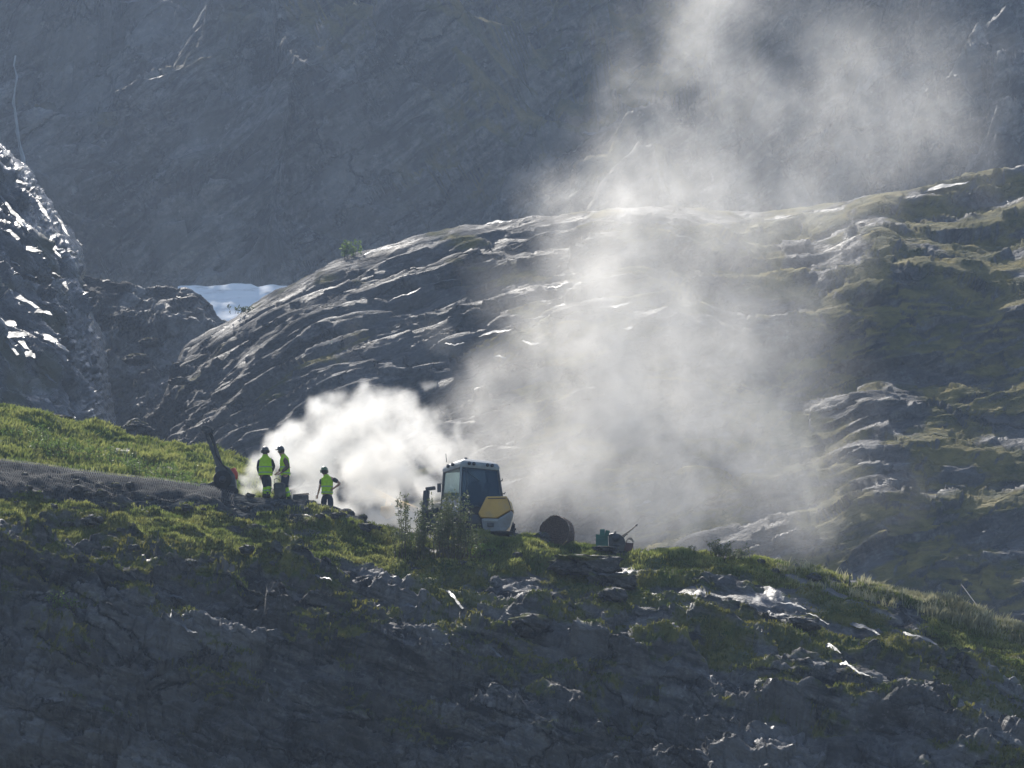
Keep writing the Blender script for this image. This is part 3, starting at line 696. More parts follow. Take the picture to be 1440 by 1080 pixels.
st = [(random.gauss(0, .16), random.uniform(-.2, .2), random.uniform(.3, .8), random.gauss(-.05, .2), 0) for _ in range(26)] + [(random.gauss(.45, .22), random.uniform(-.2, .2), random.uniform(.2, .42), random.gauss(.1, .12), 0) for _ in range(22)] + [(-.35, 0, .35, -.05, 0), (.75, 0, .55, .12, 0), (.3, 0, .4, 0, 0)]
plant('crest_bush', on_ground(1014, 150.8), st, 'dark twiggy bush alone on the crest right of the crates', M_leaf, leaf=.075, lpm=60)
st = [(random.gauss(0, .12), random.uniform(-.1, .1), random.uniform(.15, .34), random.gauss(0, .05), 0) for _ in range(12)]
plant('small_bush', on_ground(973, 150.8), st, 'tiny upright plant on the crest just left of the twiggy bush', M_leaf, leaf=.06, lpm=60)
q, nq = at_px(FG, 92, 868)
st = [(random.gauss(0, .18), random.uniform(-.15, .1), random.uniform(.35, .9), random.gauss(-.25, .18), -.2) for _ in range(22)]
plant('birch_sapling', Vector(q.tolist()) + Vector((0, -.1, 0)), st, 'light green sapling growing from the dark lower cliff', M_leaf2, leaf=.08, lpm=34, cat='tree')
q, nq = at_px(DM, 492, 362)
st = [(random.gauss(0, .3), random.uniform(-.2, .2), random.uniform(.6, 1.5), random.gauss(-.1, .2), 0) for _ in range(16)]
plant('skyline_shrub', Vector(q.tolist()), st, 'small green shrub on the skyline of the slab ridge', M_leaf2, leaf=.2, lpm=30, r=.02)
q, nq = at_px(DM, 348, 440)
st = [(random.gauss(0, .9), random.uniform(-.2, .2), random.uniform(.2, .55), random.gauss(0, .2), 0) for _ in range(26)]
plant('ridge_shrub', Vector(q.tolist()), st, 'dark low shrub at the edge of the ridge beside the snow', M_leaf, leaf=.2, lpm=34, r=.02)
st = [(random.gauss(0, .5), random.uniform(-.2, .2), random.uniform(.2, .5), random.gauss(0, .1), 0) for _ in range(26)]
q, nq = at_px(FG, 430, 738)
plant('white_flower_herb', Vector(q.tolist()), [(random.gauss(0, .22), random.uniform(-.2, .2), random.uniform(.15, .35), 0, 0) for _ in range(24)], 'pale flowering herb in the bright grass below the lone worker', M_dry, leaf=.05, lpm=60, cat='plant')
for (a, yy, lab) in [(40, 162, 'tall herb clump'), (110, 160, 'x'), (180, 159, 'x'), (240, 157.5, 'x'), (285, 157, 'x'), (150, 161, 'x'), (75, 160.5, 'x'), (215, 159.5, 'x')]:
    x = float(P(a, 640, yy)[0]); z = ground_z(BK, x, yy)
    e = plant('fireweed', (x, yy, z), [(random.gauss(0, .7), random.uniform(-.8, .8), random.uniform(.2, .6), random.gauss(0, .06), 0) for _ in range(46)], 'clump of tall pale leafy herbs on the grassy bank above the net', M_leaf2, leaf=.09, lpm=46, cat='plant')
    e['group'] = 'leafy herb clumps on the grassy bank'

# ------------------------------------------------------------------ wire net on the slope
M_wire = mat('galvanised wire', (.065, .067, .07), .75, .2, var=.4)
hh_, ww_ = FG['G'].shape[:2]; nbk = FG['nb']
Gd = FG['G'][nbk:]
def net_pt(px, d):
    ci = (px + 170) / 1.9; i0 = int(ci); fx = ci - i0
    ri = d / 1.5; j0 = int(ri); fy = ri - j0
    i0 = min(max(i0, 0), Gd.shape[1] - 2)
    j0 = min(j0, Gd.shape[0] - 2)
    q = (Gd[j0, i0] * (1 - fx) + Gd[j0, i0 + 1] * fx) * (1 - fy) + (Gd[j0 + 1, i0] * (1 - fx) + Gd[j0 + 1, i0 + 1] * fx) * fy
    return q
nv, nf = [], []
def strip(pts, w):
    o = len(nv)
    for i, p in enumerate(pts):
        d = pts[min(i + 1, len(pts) - 1)] - pts[max(i - 1, 0)]; d = d / (np.linalg.norm(d) + 1e-9)
        s = np.cross(d, [0, -.5, .85]); s = s / (np.linalg.norm(s) + 1e-9) * w
        nv.append(p - s); nv.append(p + s); nv.append(p + np.array([0, -.4, .9]) * w * 1.5)
    for i in range(len(pts) - 1):
        a = o + i * 3
        for (u, v) in ((0, 1), (1, 2), (2, 0)): nf.append((a + u, a + v, a + 3 + v, a + 3 + u))
lo = lambda px: float(np.interp(px, [-170, 0, 60, 120, 180, 260, 330, 470], [62, 54, 46, 52, 30, 26, 22, 12]))
off = np.array([0, -.05, .055])
for k in range(203):
    px0 = -170 + k * 3.2
    for sgn in (1, -1):
        pts = []
        for d in np.arange(0, lo(px0), 3.0):
            px = px0 + sgn * d * .45
            if -168 < px < 330: pts.append(net_pt(px, d) + off)
        if len(pts) > 2: strip(pts, .0065)
e = np_mesh('wire_net', np.array(nv), nf, M_wire, smooth=False)
tag(e, 'grey wire netting pegged over the gravel slope below the grassy bank', 'net')

# ------------------------------------------------------------------ people
M_vis = mat('high visibility fabric', (.50, .80, .03), .7, var=.22, scale=7, bump=.8, trans=.35)
M_navy = mat('navy work cloth', (.018, .022, .038), .85, var=.3, scale=12, bump=.3)
M_skin = mat('skin', (.36, .21, .15), .55, var=.08)
M_brown = mat('brown sleeve', (.10, .065, .05), .85, var=.2, bump=.3)
M_helm = mat('helmet shell', (.05, .06, .06), .35, var=.1)
M_helmg = mat('green helmet shell', (.08, .14, .06), .35, var=.1)
M_refl = mat('reflective tape', (.30, .40, .22), .5, 0, var=.1)
M_boot = mat('boot leather', (.02, .018, .016), .6)
M_black = mat('black painted steel', (.018, .02, .024), .45, .2, var=.3, dirt=(.08, .075, .07))
def skin(name, chains, m, parent, lev=2):
    """chains: list of lists of (x, y, z, rx[, ry]) in parent space; chains start at an existing vertex when the coordinates are equal"""
    vs, es, rs, key = [], [], [], {}
    for ch in chains:
        prev = None
        for p in ch:
            k = (round(p[0], 4), round(p[1], 4), round(p[2], 4))
            if k not in key: key[k] = len(vs); vs.append(p[:3]); rs.append((p[3], p[4] if len(p) > 4 else p[3]))
            i = key[k]
            if prev is not None and prev != i: es.append((prev, i))
            prev = i
    me = bpy.data.meshes.new(name); me.from_pydata(vs, es, []); me.update()
    o = link(name, me, m, parent)
    md = o.modifiers.new('skin', 'SKIN'); md.use_smooth_shade = True; md.branch_smoothing = .3
    if not me.skin_vertices: 
        bm = __import__('bmesh').new(); bm.from_mesh(me); bm.verts.layers.skin.verify(); bm.to_mesh(me); bm.free()
    for i, d in enumerate(me.skin_vertices[0].data): d.radius = rs[i]; d.use_root = (i == 0)
    sb = o.modifiers.new('sub', 'SUBSURF'); sb.levels = lev; sb.render_levels = lev
    return o
def person(origin, J, label, vest='vest', sleeve=None, face=(0, 1, 0), helm=None, bare=False, calf_vis=False, stretch=None):
    """J: joints as (px, py, dy) read against the person's distance; origin gives the distance"""
    O = Vector(origin); Y0 = O.y
    def L(n):
        a = J[n]; w = V(a[0], a[1], Y0 + a[2]); return w - O
    e = empty('person', O, label, 'person')
    j = {n: L(n) for n in J}
    F = Vector(face).normalized(); Z = Vector((0, 0, 1)); S = F.cross(Z).normalized()
    t = lambda v, r, r2=None: (v.x, v.y, v.z, r, r2 if r2 else r)
    pel, che, nek, hd = j['pelvis'], j['chest'], j['neck'], j['head']
    mid = pel.lerp(che, .5)
    chains = [[t(pel, .14, .11), t(mid, .135, .10), t(che, .16, .115), t(nek, .085), t(hd, .10, .105), t(hd + Z * .085, .080, .09)],
              [t(hd, .088, .095), t(hd + F * .075 - Z * .035, .038), ],
              [t(hd + F * .075 - Z * .035, .038), t(hd + F * .108 - Z * .01, .014)]]
    for s in 'lr':
        sh, el, ha, hip, kn, an = (j[n + s] for n in ('sh', 'el', 'ha', 'hip', 'kn', 'an'))
        ta = (ha - el).normalized(); wr = ha - ta * .02
        chains += [[t(che, .16, .115), t(sh, .065), t(sh.lerp(el, .5), .052), t(el, .044), t(el.lerp(wr, .5), .038), t(wr, .028), t(ha + ta * .05, .038, .018)]]
        palm = ha + ta * .05; px_ = ta.cross(F); px_ = px_.normalized() if px_.length > .1 else S
        for q in range(4):
            k1 = palm + ta * .035 + px_ * (q - 1.5) * .022; ln = (.062, .072, .068, .052)[q]
            k2 = k1 + (ta + F * .35).normalized() * ln * .55; k3 = k2 + (ta * .6 + F * .8).normalized() * ln * .5
            chains.append([t(palm, .038, .018), t(k1, .0095), t(k2, .009), t(k3, .0075)])
        th = palm - px_ * .045 - ta * .02; chains.append([t(palm, .038, .018), t(th, .0105), t(th - px_ * .015 + ta * .04 + F * .015, .009)])
        chains += [[t(pel, .14, .11), t(hip, .095), t(hip.lerp(kn, .5), .082), t(kn, .06), t(kn.lerp(an, .4), .058), t(an, .038), t(an + F * .10 - Z * .05, .036), t(an + F * .19 - Z * .06, .026)]]
    skin('body', chains, M_skin, e, 2)
    # trousers
    tr = [[t(pel + Z * .05, .20, .165), t(pel, .20, .16)]]
    for s in 'lr':
        hip, kn, an = (j[n + s] for n in ('hip', 'kn', 'an'))
        tr.append([t(pel, .20, .16), t(hip, .135), t(hip.lerp(kn, .5), .12), t(kn, .095), t(kn.lerp(an, .5), .09), t(an, .075)])
    skin('trousers', tr, M_navy, e, 2)
    for s in 'lr':
        kn, an = j['kn' + s], j['an' + s]
        MB().tube([an + Z * .12, an + Z * .02, an - Z * .05, an - Z * .075], [.066, .066, .072, .07], 12).ball(an + F * .11 - Z * .045, .06, (1.0 + abs(F.x) * .6, 1 + abs(F.y) * .6, .7)).build('boot', M_boot, e, True)
        if calf_vis:
            a_ = kn.lerp(an, .12); b_ = kn.lerp(an, .85)
            MB().tube([a_, a_.lerp(b_, .5), b_], [.094, .092, .080], 14, False).build('leg_cuff', M_vis, e, True)
            MB().tube([a_.lerp(b_, .45), a_.lerp(b_, .62)], [.096, .095], 14, False).build('reflective_band', M_refl, e, True)
    # vest or jacket
    low = pel + Z * .0
    v = [[t(low, .27 if vest == 'jacket' else .235, .19), t(mid, .24, .18), t(che, .24, .18), t(che.lerp(nek, .75), .13, .12)]]
    for s in 'lr':
        sh, el = j['sh' + s], j['el' + s]; v.append([t(che, .24, .18), t(sh, .105)])
    def ring(c, a, b_, n=20): return [c + S * math.cos(2 * math.pi * i / n) * a + F * math.sin(2 * math.pi * i / n) * b_ for i in range(n)]
    jk = vest == 'jacket'; dn = pel - Z * (.04 if jk else .0)
    sw = max(.17, (j['shl'] - j['shr']).dot(S) * .5 if (j['shl'] - j['shr']).dot(S) > 0 else (j['shr'] - j['shl']).dot(S) * .5)
    shm = (j['shl'] + j['shr']) / 2
    rs_ = [ring(dn, .245 if jk else .205, .19 if jk else .165), ring(dn.lerp(mid, .5), .24 if jk else .20, .185 if jk else .16), ring(mid, .222 if jk else .195, .17), ring(che, sw + .055, .165), ring(shm + Z * .01, sw + .05, .13), ring(shm + Z * .055, sw * .8, .115), ring(nek + Z * .0, .095, .095), ring(nek + Z * .03, .085, .09)]
    n = 20; vb = MB().add([p for r in rs_ for p in r], [(k * n + i, k * n + (i + 1) % n, (k + 1) * n + (i + 1) % n, (k + 1) * n + i) for k in range(len(rs_) - 1) for i in range(n)])
    vo = vb.build(vest, M_vis, e, True); sb_ = vo.modifiers.new('sub', 'SUBSURF'); sb_.levels = sb_.render_levels = 1
    up = (che - pel).normalized()
    for f in (.12, .55):
        c = pel.lerp(che, f); 
        r_ = .25 if jk else .212
        b = MB(); n = 20; vs = []
        for k in range(2):
            for i in range(n):
                a = 2 * math.pi * i / n; vs.append(c + up * (.018 * (2 * k - 1)) + S * math.cos(a) * r_ + F * math.sin(a) * (.195 if jk else .18))
        b.add(vs, [(i, (i + 1) % n, n + (i + 1) % n, n + i) for i in range(n)]).build('reflective_tape', M_refl, e, True)
    for s in 'lr':
        sh, el, ha = j['sh' + s], j['el' + s], j['ha' + s]
        if sleeve:
            if bare: skin('sleeve', [[t(sh, .095), t(sh.lerp(el, .4), .082), t(sh.lerp(el, .75), .070)]], sleeve, e, 1)
            else: skin('sleeve', [[t(sh, .098), t(sh.lerp(el, .5), .085), t(el, .074), t(el.lerp(ha, .5), .066), t(ha.lerp(el, .12), .052)]], sleeve, e, 2)
    # helmet, ear defenders, hair
    hc = hd + Z * .055
    h = MB().ball(hc, .128, (.98, 1.05, .95), 18, 7, 0, .52)
    rim = []; n = 20
    for k, (ra, dz) in enumerate(((.124, 0), (.148, -.012), (.148, -.020), (.124, -.014))):
        for i in range(n):
            a = 2 * math.pi * i / n; d = Vector((math.cos(a), math.sin(a), 0)); ex = max(0, d.dot(F)) ** 3 * .045 * (k in (1, 2))
            rim.append(hc + d * (ra + ex) + Z * dz)
    h.add(rim, [(k * n + i, k * n + (i + 1) % n, ((k + 1) % 4) * n + (i + 1) % n, ((k + 1) % 4) * n + i) for k in range(4) for i in range(n)])
    h.build('helmet', helm or M_helm, e, True)
    for sg in (-1, 1):
        MB().ball(hd + S * sg * .118 - Z * .005, .048, (.75, .9, 1.1), 12, 7).build('ear_defender', M_helmg if helm else M_helm, e, True)
    MB().ball(hd - F * .03 - Z * .01, .106, (1, 1, 1.0), 16, 9, .3, .8).build('hair', mat('hair', (.045, .032, .02), .8), e, True)
    return e
Yp = 151.6
def foot(px, Y): return on_ground(px, Y)
f1_ = foot(374, Yp)
fy1 = float(proj(np.array(f1_))[1])
f2_ = foot(403, 151.3); f3_ = foot(460, 152.6)
print('feet py', fy1, float(proj(np.array(f2_))[1]), float(proj(np.array(f3_))[1]))
A1 = fy1 - 3
person(f1_, dict(head=(373, 635, 0), neck=(373, 640.5, 0), chest=(373, 649, 0), pelvis=(373.5, 667, 0),
  shl=(366.5, 645.5, 0), shr=(380, 645.5, 0), ell=(363, 657.5, .05), elr=(384.8, 656, .05), hal=(366.5, 670, .12), har=(381, 665, .32),
  hipl=(370, 670, 0), hipr=(377, 670, 0), knl=(374, 684, .1), knr=(378.5, 683.5, -.02), anl=(372, A1, .05), anr=(377, A1, -.1)),
  'worker in bright green jacket and dark helmet seen from behind, leftmost of the three', vest='jacket', sleeve=M_navy, face=(.1, 1, 0), calf_vis=True)
A2 = float(proj(np.array(f2_))[1]) - 3
person(f2_, dict(head=(394.5, 634, 0), neck=(398, 640, 0), chest=(400, 648.5, 0), pelvis=(401.5, 668, 0),
  shl=(400, 644.5, -.17), shr=(400.5, 644.5, .17), ell=(405, 656.5, -.24), elr=(398, 657, .24), hal=(395, 664.5, -.18), har=(391, 664, .2),
  hipl=(401.5, 671, -.09), hipr=(401, 671, .09), knl=(401.5, 684.5, -.1), knr=(397.5, 684, .12), anl=(406.5, A2 + 1.5, -.12), anr=(400, A2, .15)),
  'worker in profile with brown sleeves and green vest bending toward the black power pack', sleeve=M_brown, face=(-1, .25, 0), calf_vis=True)
A3 = float(proj(np.array(f3_))[1]) - 3
person(f3_, dict(head=(456, 663, 0), neck=(458.5, 668.5, 0), chest=(460, 676, 0), pelvis=(460, 695, 0),
  shl=(453, 673, .0), shr=(467.5, 673, 0), ell=(449.8, 684.5, .02), elr=(478.5, 679.8, -.05), hal=(446.8, 696, .06), har=(469.5, 686.5, -.1),
  hipl=(456, 698, 0), hipr=(464.5, 698, 0), knl=(455, 712, .04), knr=(465, 712, -.02), anl=(453, A3, 0), anr=(466, A3, 0)),
  'worker in bright green vest with hand on hip standing apart on the crest', sleeve=M_navy, bare=True, face=(-.45, 1, 0), helm=M_helmg)

# ------------------------------------------------------------------ drill rig on the left
M_steel = mat('dusty dark steel', (.05, .055, .065), .6, .3, var=.35, dirt=(.16, .15, .14))
M_red = mat('red rubber', (.45, .06, .04), .6, var=.2)
M_yel = mat('ochre paint', (.50, .30, .06), .45, var=.15, scale=3, dirt=(.30, .22, .12))
M_och = mat('dusty ochre paint', (.42, .27, .08), .95)
M_tyre = mat('tyre rubber', (.02, .02, .022), .85, var=.3, bump=.5)
Yr = 152.4
O = on_ground(318, Yr)
def rel(o): 
    def f(px, py, dy=0): return V(px, py, o.y + dy) - o
    return f
q = rel(O)
e = empty('drill_rig', O, 'dark drilling rig with tall tilted mast at the left edge of the dust', 'drill rig')
m = MB()
m.bar(q(289.5, 606, -.12), q(309, 664, -.12), .10, .10); m.bar(q(295.5, 606, .12), q(315, 664, .12), .10, .10)
for k in range(9):
    t = k / 8; a = q(289.5 + 19.5 * t, 608 + 54 * t, -.1); b = q(295.5 + 19.5 * t, 608 + 54 * t, .1); m.bar(a, b, .05, .07)
m.bar(q(291, 612, 0), q(311, 662, 0), .16, .12)
ma = m.build('mast', M_steel, e, bevel=.01)
MB().box(q(292, 604, 0), (.34, .34, .20), Matrix.Rotation(.3, 3, 'Y')).bar(q(284, 601, -.1), q(300.5, 607.5, -.1), .10, .12).bar(q(284, 601, .1), q(300.5, 607.5, .1), .10, .12).build('crown_head', M_steel, e, bevel=.015)
MB().box(q(292.5, 606.5, -.24), (.15, .10, .14)).build('rotation_motor', M_steel, e, bevel=.01)
b = MB().prism([q(302, 657, -.4), q(312, 653, -.4), q(322, 657, -.4), q(330, 668, -.4), q(333, 692, -.4), q(308, 692, -.4), q(304, 676, -.4)], (0, .8, 0))
bd_ = b.build('chassis', M_steel, e, bevel=.03)
MB().tube([q(313, 674, -.55), q(313, 674, -.42)], [.30, .32], 20).build('hose_drum', M_tyre, e, True)
MB().tube([q(313, 674, -.60), q(313, 674, -.54)], [.10, .12], 14).build('drum_hub', M_steel, e, True)
MB().bar(q(282, 691, -.2), q(307, 682, -.2), .10, .32).bar(q(282, 691.5, -.2), q(291, 690.5, -.2), .06, .55).build('front_outrigger', M_steel, e, bevel=.01)
MB().tube([q(327, 659, -.1), q(329, 666, -.1), q(329.5, 674, -.1)], [.10, .14, .12], 12).build('dust_hood', M_red, e, True)
pts = [q(293, 607, -.2), q(300, 622, -.35), q(304, 640, -.4), q(312, 652, -.45), q(320, 660, -.42)]
MB().tube(pts, .025, 7).build('hose', M_tyre, e, True)
for dy in (-.42, .42):
    MB().tube([q(308, 690, dy - .1), q(308, 690, dy + .1)], .13, 14).tube([q(330, 691, dy - .1), q(330, 691, dy + .1)], .13, 14).bar(q(308, 687, dy), q(330, 688, dy), .06, .2).bar(q(308, 693.2, dy), q(330, 694.2, dy), .05, .2).build('crawler_track', M_tyre, e)

# ------------------------------------------------------------------ black power pack and cases by the workers
O = on_ground(392, 150.9); q = rel(O)
e = empty('power_pack', O, 'black power pack with tubular handle standing between two workers', 'machine')
zb = float(proj(np.array(O))[1])
MB().prism([q(384.5, 681, -.2), q(387, 678.5, -.2), q(398, 678, -.2), q(400.5, 681, -.2), q(401, zb - 1, -.2), q(386, zb - 1, -.2)], (0, .42, 0)).build('housing', M_black, e, bevel=.02)
MB().tube([q(386, 679, -.15), q(385.5, 674, -.15), q(389, 673, -.15), q(393, 674.5, -.15), q(394, 679, -.15)], .014, 6).tube([q(386, 679, .1), q(385.5, 674, .1), q(389, 673, .1), q(393, 674.5, .1), q(394, 679, .1)], .014, 6).tube([q(389, 673, -.15), q(389, 673, .1)], .014, 6).build('handle', M_black, e, True)
MB().box(q(392, 684, -.215), (.22, .02, .10)).build('control_panel', M_steel, e, bevel=.005)
for a in (388, 399): MB().tube([q(a, zb - 2, -.24), q(a, zb - 2, -.16)], .09, 14).build('wheel', M_tyre, e, True)
MB().tube([q(385, 688, -.1), q(380.5, 687, -.15), q(381, 692, -.2), q(385, 695, -.22)], .014, 6).build('cable', M_black, e, True)
O = on_ground(424, 151.5); q = rel(O); zb = float(proj(np.array(O))[1])
e = empty('tool_case', O, 'flat dark tool case lying open on the crest between the workers', 'case')
MB().box(q(423, zb - 3.5, 0), (.52, .36, .20), Matrix.Rotation(.06, 3, 'Y')).build('case_body', M_black, e, bevel=.012)
MB().box(q(424, zb - 8.5, .1), (.50, .30, .03), Matrix.Rotation(-.08, 3, 'Y')).build('lid', M_black, e, bevel=.01)
MB().tube([q(419, zb - 5, -.2), q(420, zb - 7, -.22), q(425, zb - 7, -.22), q(426, zb - 5, -.2)], .010, 6).build('handle', M_steel, e, True)

# ------------------------------------------------------------------ walking excavator
M_grey = mat('grey paint', (.24, .27, .31), .4, var=.12, scale=2, dirt=(.16, .15, .14))
M_pale = mat('pale roof paint', (.27, .30, .32), .5, var=.15, scale=3, dirt=(.14, .14, .13))
M_dark = mat('dark frame paint', (.03, .035, .045), .5, var=.2)
def glass(col, tr):
    m, n, b = new_mat('tinted glass'); co = n.n('ShaderNodeTexCoord').outputs['Object']
    b.inputs['Base Color'].default_value = c4(col); b.inputs['Roughness'].default_value = .06
    b.inputs['Transmission Weight'].default_value = tr; b.inputs['IOR'].default_value = 1.1
    return m
M_glass = glass((.06, .11, .17), .55); M_glass2 = glass((.45, .62, .64), .9)
O = V(665, 752, 152.6); q = rel(O)
e = empty('walking_excavator', O, 'yellow and grey walking excavator with a large glazed cab on the crest', 'excavator')
# cab corners: A left-rear, B front-left pillar, C front-right, D rear-right
lowA, lowB, lowC, lowD = q(621, 722, .9), q(646, 727, -.75), q(709, 722, -.35), q(690, 722, 1.1)
upA, upB, upC, upD = q(625, 664, .75), q(649, 656, -.60), q(700, 661, -.25), q(684, 660, .95)
def ptn(a, b, c, d, u, v): return (a.lerp(b, u)).lerp(d.lerp(c, u), v)
fr = MB()
for a, b in ((lowA, upA), (lowB, upB), (lowC, upC), (lowD, upD)): fr.bar(a, b, .085, .085)
for a, b in ((lowA, lowB), (lowB, lowC), (lowC, lowD), (lowD, lowA), (upA, upB), (upB, upC), (upC, upD), (upD, upA)): fr.bar(a, b, .08, .08)
fr.bar(lowA.lerp(lowB, .15).lerp(upA.lerp(upB, .15), .33), lowA.lerp(lowB, .9).lerp(upA.lerp(upB, .9), .33), .05, .05)
fr.build('cab_frame', M_dark, e, bevel=.012)
MB().bar(lowB + Vector((-.005, -.055, .3)), upB + Vector((-.005, -.055, .02)), .062, .03).build('pillar', M_pale, e, bevel=.01)
def quad(a, b, c, d, t=.02):
    n = (b - a).cross(d - a).normalized() * t; return MB().add([a, b, c, d, a + n, b + n, c + n, d + n], [(0, 1, 2, 3), (7, 6, 5, 4), (0, 4, 5, 1), (1, 5, 6, 2), (2, 6, 7, 3), (3, 7, 4, 0)])
quad(lowB.lerp(lowC, .03), lowB.lerp(lowC, .97), upB.lerp(upC, .97), upB.lerp(upC, .03), .015).build('windscreen', M_glass, e)
quad(lowA.lerp(lowB, .05).lerp(upA, .34), lowA.lerp(lowB, .95).lerp(upB, .34), upA.lerp(upB, .95), upA.lerp(upB, .05), .015).build('side_window', M_glass2, e)
quad(lowC.lerp(lowD, .05), lowC.lerp(lowD, .95), upC.lerp(upD, .95), upC.lerp(upD, .05), .015).build('side_window', M_glass, e)
quad(lowA.lerp(lowB, .03), lowA.lerp(lowB, .97), lowA.lerp(lowB, .97).lerp(upB, .33), lowA.lerp(lowB, .03).lerp(upA, .33), .03).build('door_panel', M_grey, e)
quad(lowD.lerp(lowA, .05), lowD.lerp(lowA, .95), lowD.lerp(lowA, .95).lerp(upA, .5), lowD.lerp(lowA, .05).lerp(upD, .5), .03).build('rear_panel', M_dark, e)
# roof
z = Vector((0, 0, 1)); c = (upA + upB + upC + upD) / 4
rf = []
for k, (s, h) in enumerate(((1.07, -.02), (1.09, .10), (1.0, .20), (.72, .29), (.35, .32))):
    for a in (upA, upB, upC, upD):
        p_ = c + (a - c) * s; rf.append(p_ + z * h)
b = MB(); b.add(rf, [(k * 4 + i, k * 4 + (i + 1) % 4, k * 4 + 4 + (i + 1) % 4, k * 4 + 4 + i) for k in range(4) for i in range(4)] + [(3, 2, 1, 0), (16, 17, 18, 19)])
roof = b.build('roof', M_pale, e, bevel=.03)
for u in (.22, .34, .70, .82):
    p_ = c + ((upB.lerp(upC, u)) - c) * 1.05 + z * .135
    MB().tube([p_ + Vector((0, .03, 0)), p_ + Vector((0, -.07, -.01))], [.05, .062], 12).build('work_light', M_dark, roof, True)
for u in (.35, .6):
    p_ = c + ((upA.lerp(upB, u)) - c) * 1.06 + z * .14
    MB().tube([p_ + Vector((.04, .02, 0)), p_ + Vector((-.06, -.05, 0))], [.05, .062], 12).build('work_light', M_dark, roof, True)
MB().tube([q(655, 649, 0), q(655, 643.5, 0)], [.07, .05], 12).build('beacon', M_dark, roof, True)
# interior
MB().box(q(668, 712, .35), (.5, .5, .14)).box(q(668, 694, .62), (.46, .14, .62)).box(q(668, 680, .66), (.26, .10, .18)).build('operator_seat', M_black, e, bevel=.03)
MB().tube([q(655, 718, -.1), q(656, 700, -.15)], .03, 8).box(q(656, 699, -.15), (.12, .08, .16)).build('control_console', M_black, e, bevel=.01)
MB().box(q(686, 683, -.05), (.24, .05, .2)).build('display_screen', M_steel, e, bevel=.01)
# mirrors and handles
MB().tube([q(618, 682, -.2), q(617, 690, -.25)], .012, 6).tube([q(623, 680, .4), q(618, 680, -.2)], .014, 6).box(q(617.5, 686, -.25), (.13, .04, .30)).build('mirror', M_dark, e, bevel=.01)
MB().tube([q(702, 677, -.3), q(706, 676, -.35), q(706.5, 673, -.35)], .022, 6).build('grab_handle', M_dark, e, True)
MB().tube([q(705, 694, -.3), q(709.5, 694.5, -.35), q(710.5, 692, -.35)], .022, 6).build('grab_handle', M_dark, e, True)
# engine hood: yellow upper, grey lower
hy = -1.25
up_poly = [q(684, 698, hy), q(713, 697.5, hy), q(719.5, 716, hy), q(699, 728.5, hy), q(676, 728, hy), q(672.5, 721.5, hy)]
hb = MB(); hb.prism(up_poly, (0, 1.5, 0)); hd_ = hb.build('engine_hood', M_yel, e, bevel=.04)
sidep = [q(713, 699, hy + .03), q(719.5, 707, hy + .25), q(722.5, 719, hy + .25), q(718.5, 716.5, hy + .03)]
MB().prism(sidep, (0, 1.1, 0)).build('hood_side', M_yel, e, bevel=.015)
MB().prism([q(677, 729, hy + .02), q(699, 729.8, hy + .02), q(719, 718, hy + .02), q(722.5, 723, hy + .06), q(717, 741, hy + .1), q(706, 753, hy + .15), q(684, 749, hy + .12), q(679, 742, hy + .06)], (0, 1.35, 0)).build('counterweight', M_grey, e, bevel=.05)
MB().bar(q(700, 731.5, hy - .0), q(680, 731, hy - .0), .03, .10).build('trim_strip', M_pale, e)
MB().tube([q(714, 700.5, hy - .02), q(719, 716, hy - .02)], .012, 6).build('hood_seam', M_dark, e)
MB().box(q(690, 738, hy + .0), (.22, .04, .14)).build('step', M_dark, e, bevel=.01)
MB().tube([q(686, 701, hy - .02), q(711, 700.5, hy - .02)], .014, 6).build('hood_handrail', M_dark, e, True)
MB().tube([q(628, 650, .9), q(627, 638, .95)], .012, 5).build('antenna', M_dark, roof, True)
MB().tube([q(652, 660, -.72), q(674, 676, -.62)], .012, 5).tube([q(656, 657, -.72), q(657, 700, -.78)], .010, 5).build('wiper', M_dark, e, True)
# slewing ring, wheels, legs
MB().tube([q(668, 742, .1), q(668, 727, .1)], [.55, .5], 24).build('slewing_ring', M_dark, e, True)
def wheel(c, r, w):
    b = MB(); b.tube([c + Vector((0, w / 2, 0)), c + Vector((0, w * .3, 0)), c - Vector((0, w * .3, 0)), c - Vector((0, w / 2, 0))], [r * .88, r, r, r * .88], 26)
    for k in range(18):
        a = k * 2 * math.pi / 18; b.bar(c + Vector((math.cos(a) * r, -w * .45, math.sin(a) * r)), c + Vector((math.cos(a + .15) * r, w * .45, math.sin(a + .15) * r)), .05, .05)
    o = b.build('wheel', M_tyre, e); MB().tube([c - Vector((0, w * .46, 0)), c - Vector((0, w * .54, 0))], [r * .45, r * .4], 20).build('rim', M_dark, o, True)
wheel(q(667, 733, -.95), .50, .34); wheel(q(612, 735, .3), .48, .34); wheel(q(662, 731, 1.9), .5, .34); wheel(q(705, 745, 1.4), .48, .34)
for a, b_ in ((q(665, 735, 0), q(667, 733, -.8)), (q(660, 735, .1), q(614, 735, .3)), (q(665, 735, .2), q(662, 731, 1.8)), (q(680, 738, .3), q(705, 745, 1.3))): MB().bar(a, b_, .16, .2).build('axle_leg', M_dark, e, bevel=.02)
MB().bar(q(597, 725, .8), q(600, 690, .9), .18, .16).bar(q(599, 688, .9), q(612, 686, .8), .14, .12).build('boom_bracket', M_steel, e, bevel=.02)
MB().bar(q(625, 724, 1.4), q(592, 720, 3.4), .26, .2).bar(q(593, 720, 3.4), q(556, 706, 5.2), .24, .2).build('boom', M_och, e, bevel=.03)
MB().bar(q(557, 706, 5.2), q(516, 684, 5.6), .2, .18).bar(q(548, 697, 5.3), q(544, 716, 5.3), .18, .2).build('dipper_arm', M_och, e, bevel=.03)
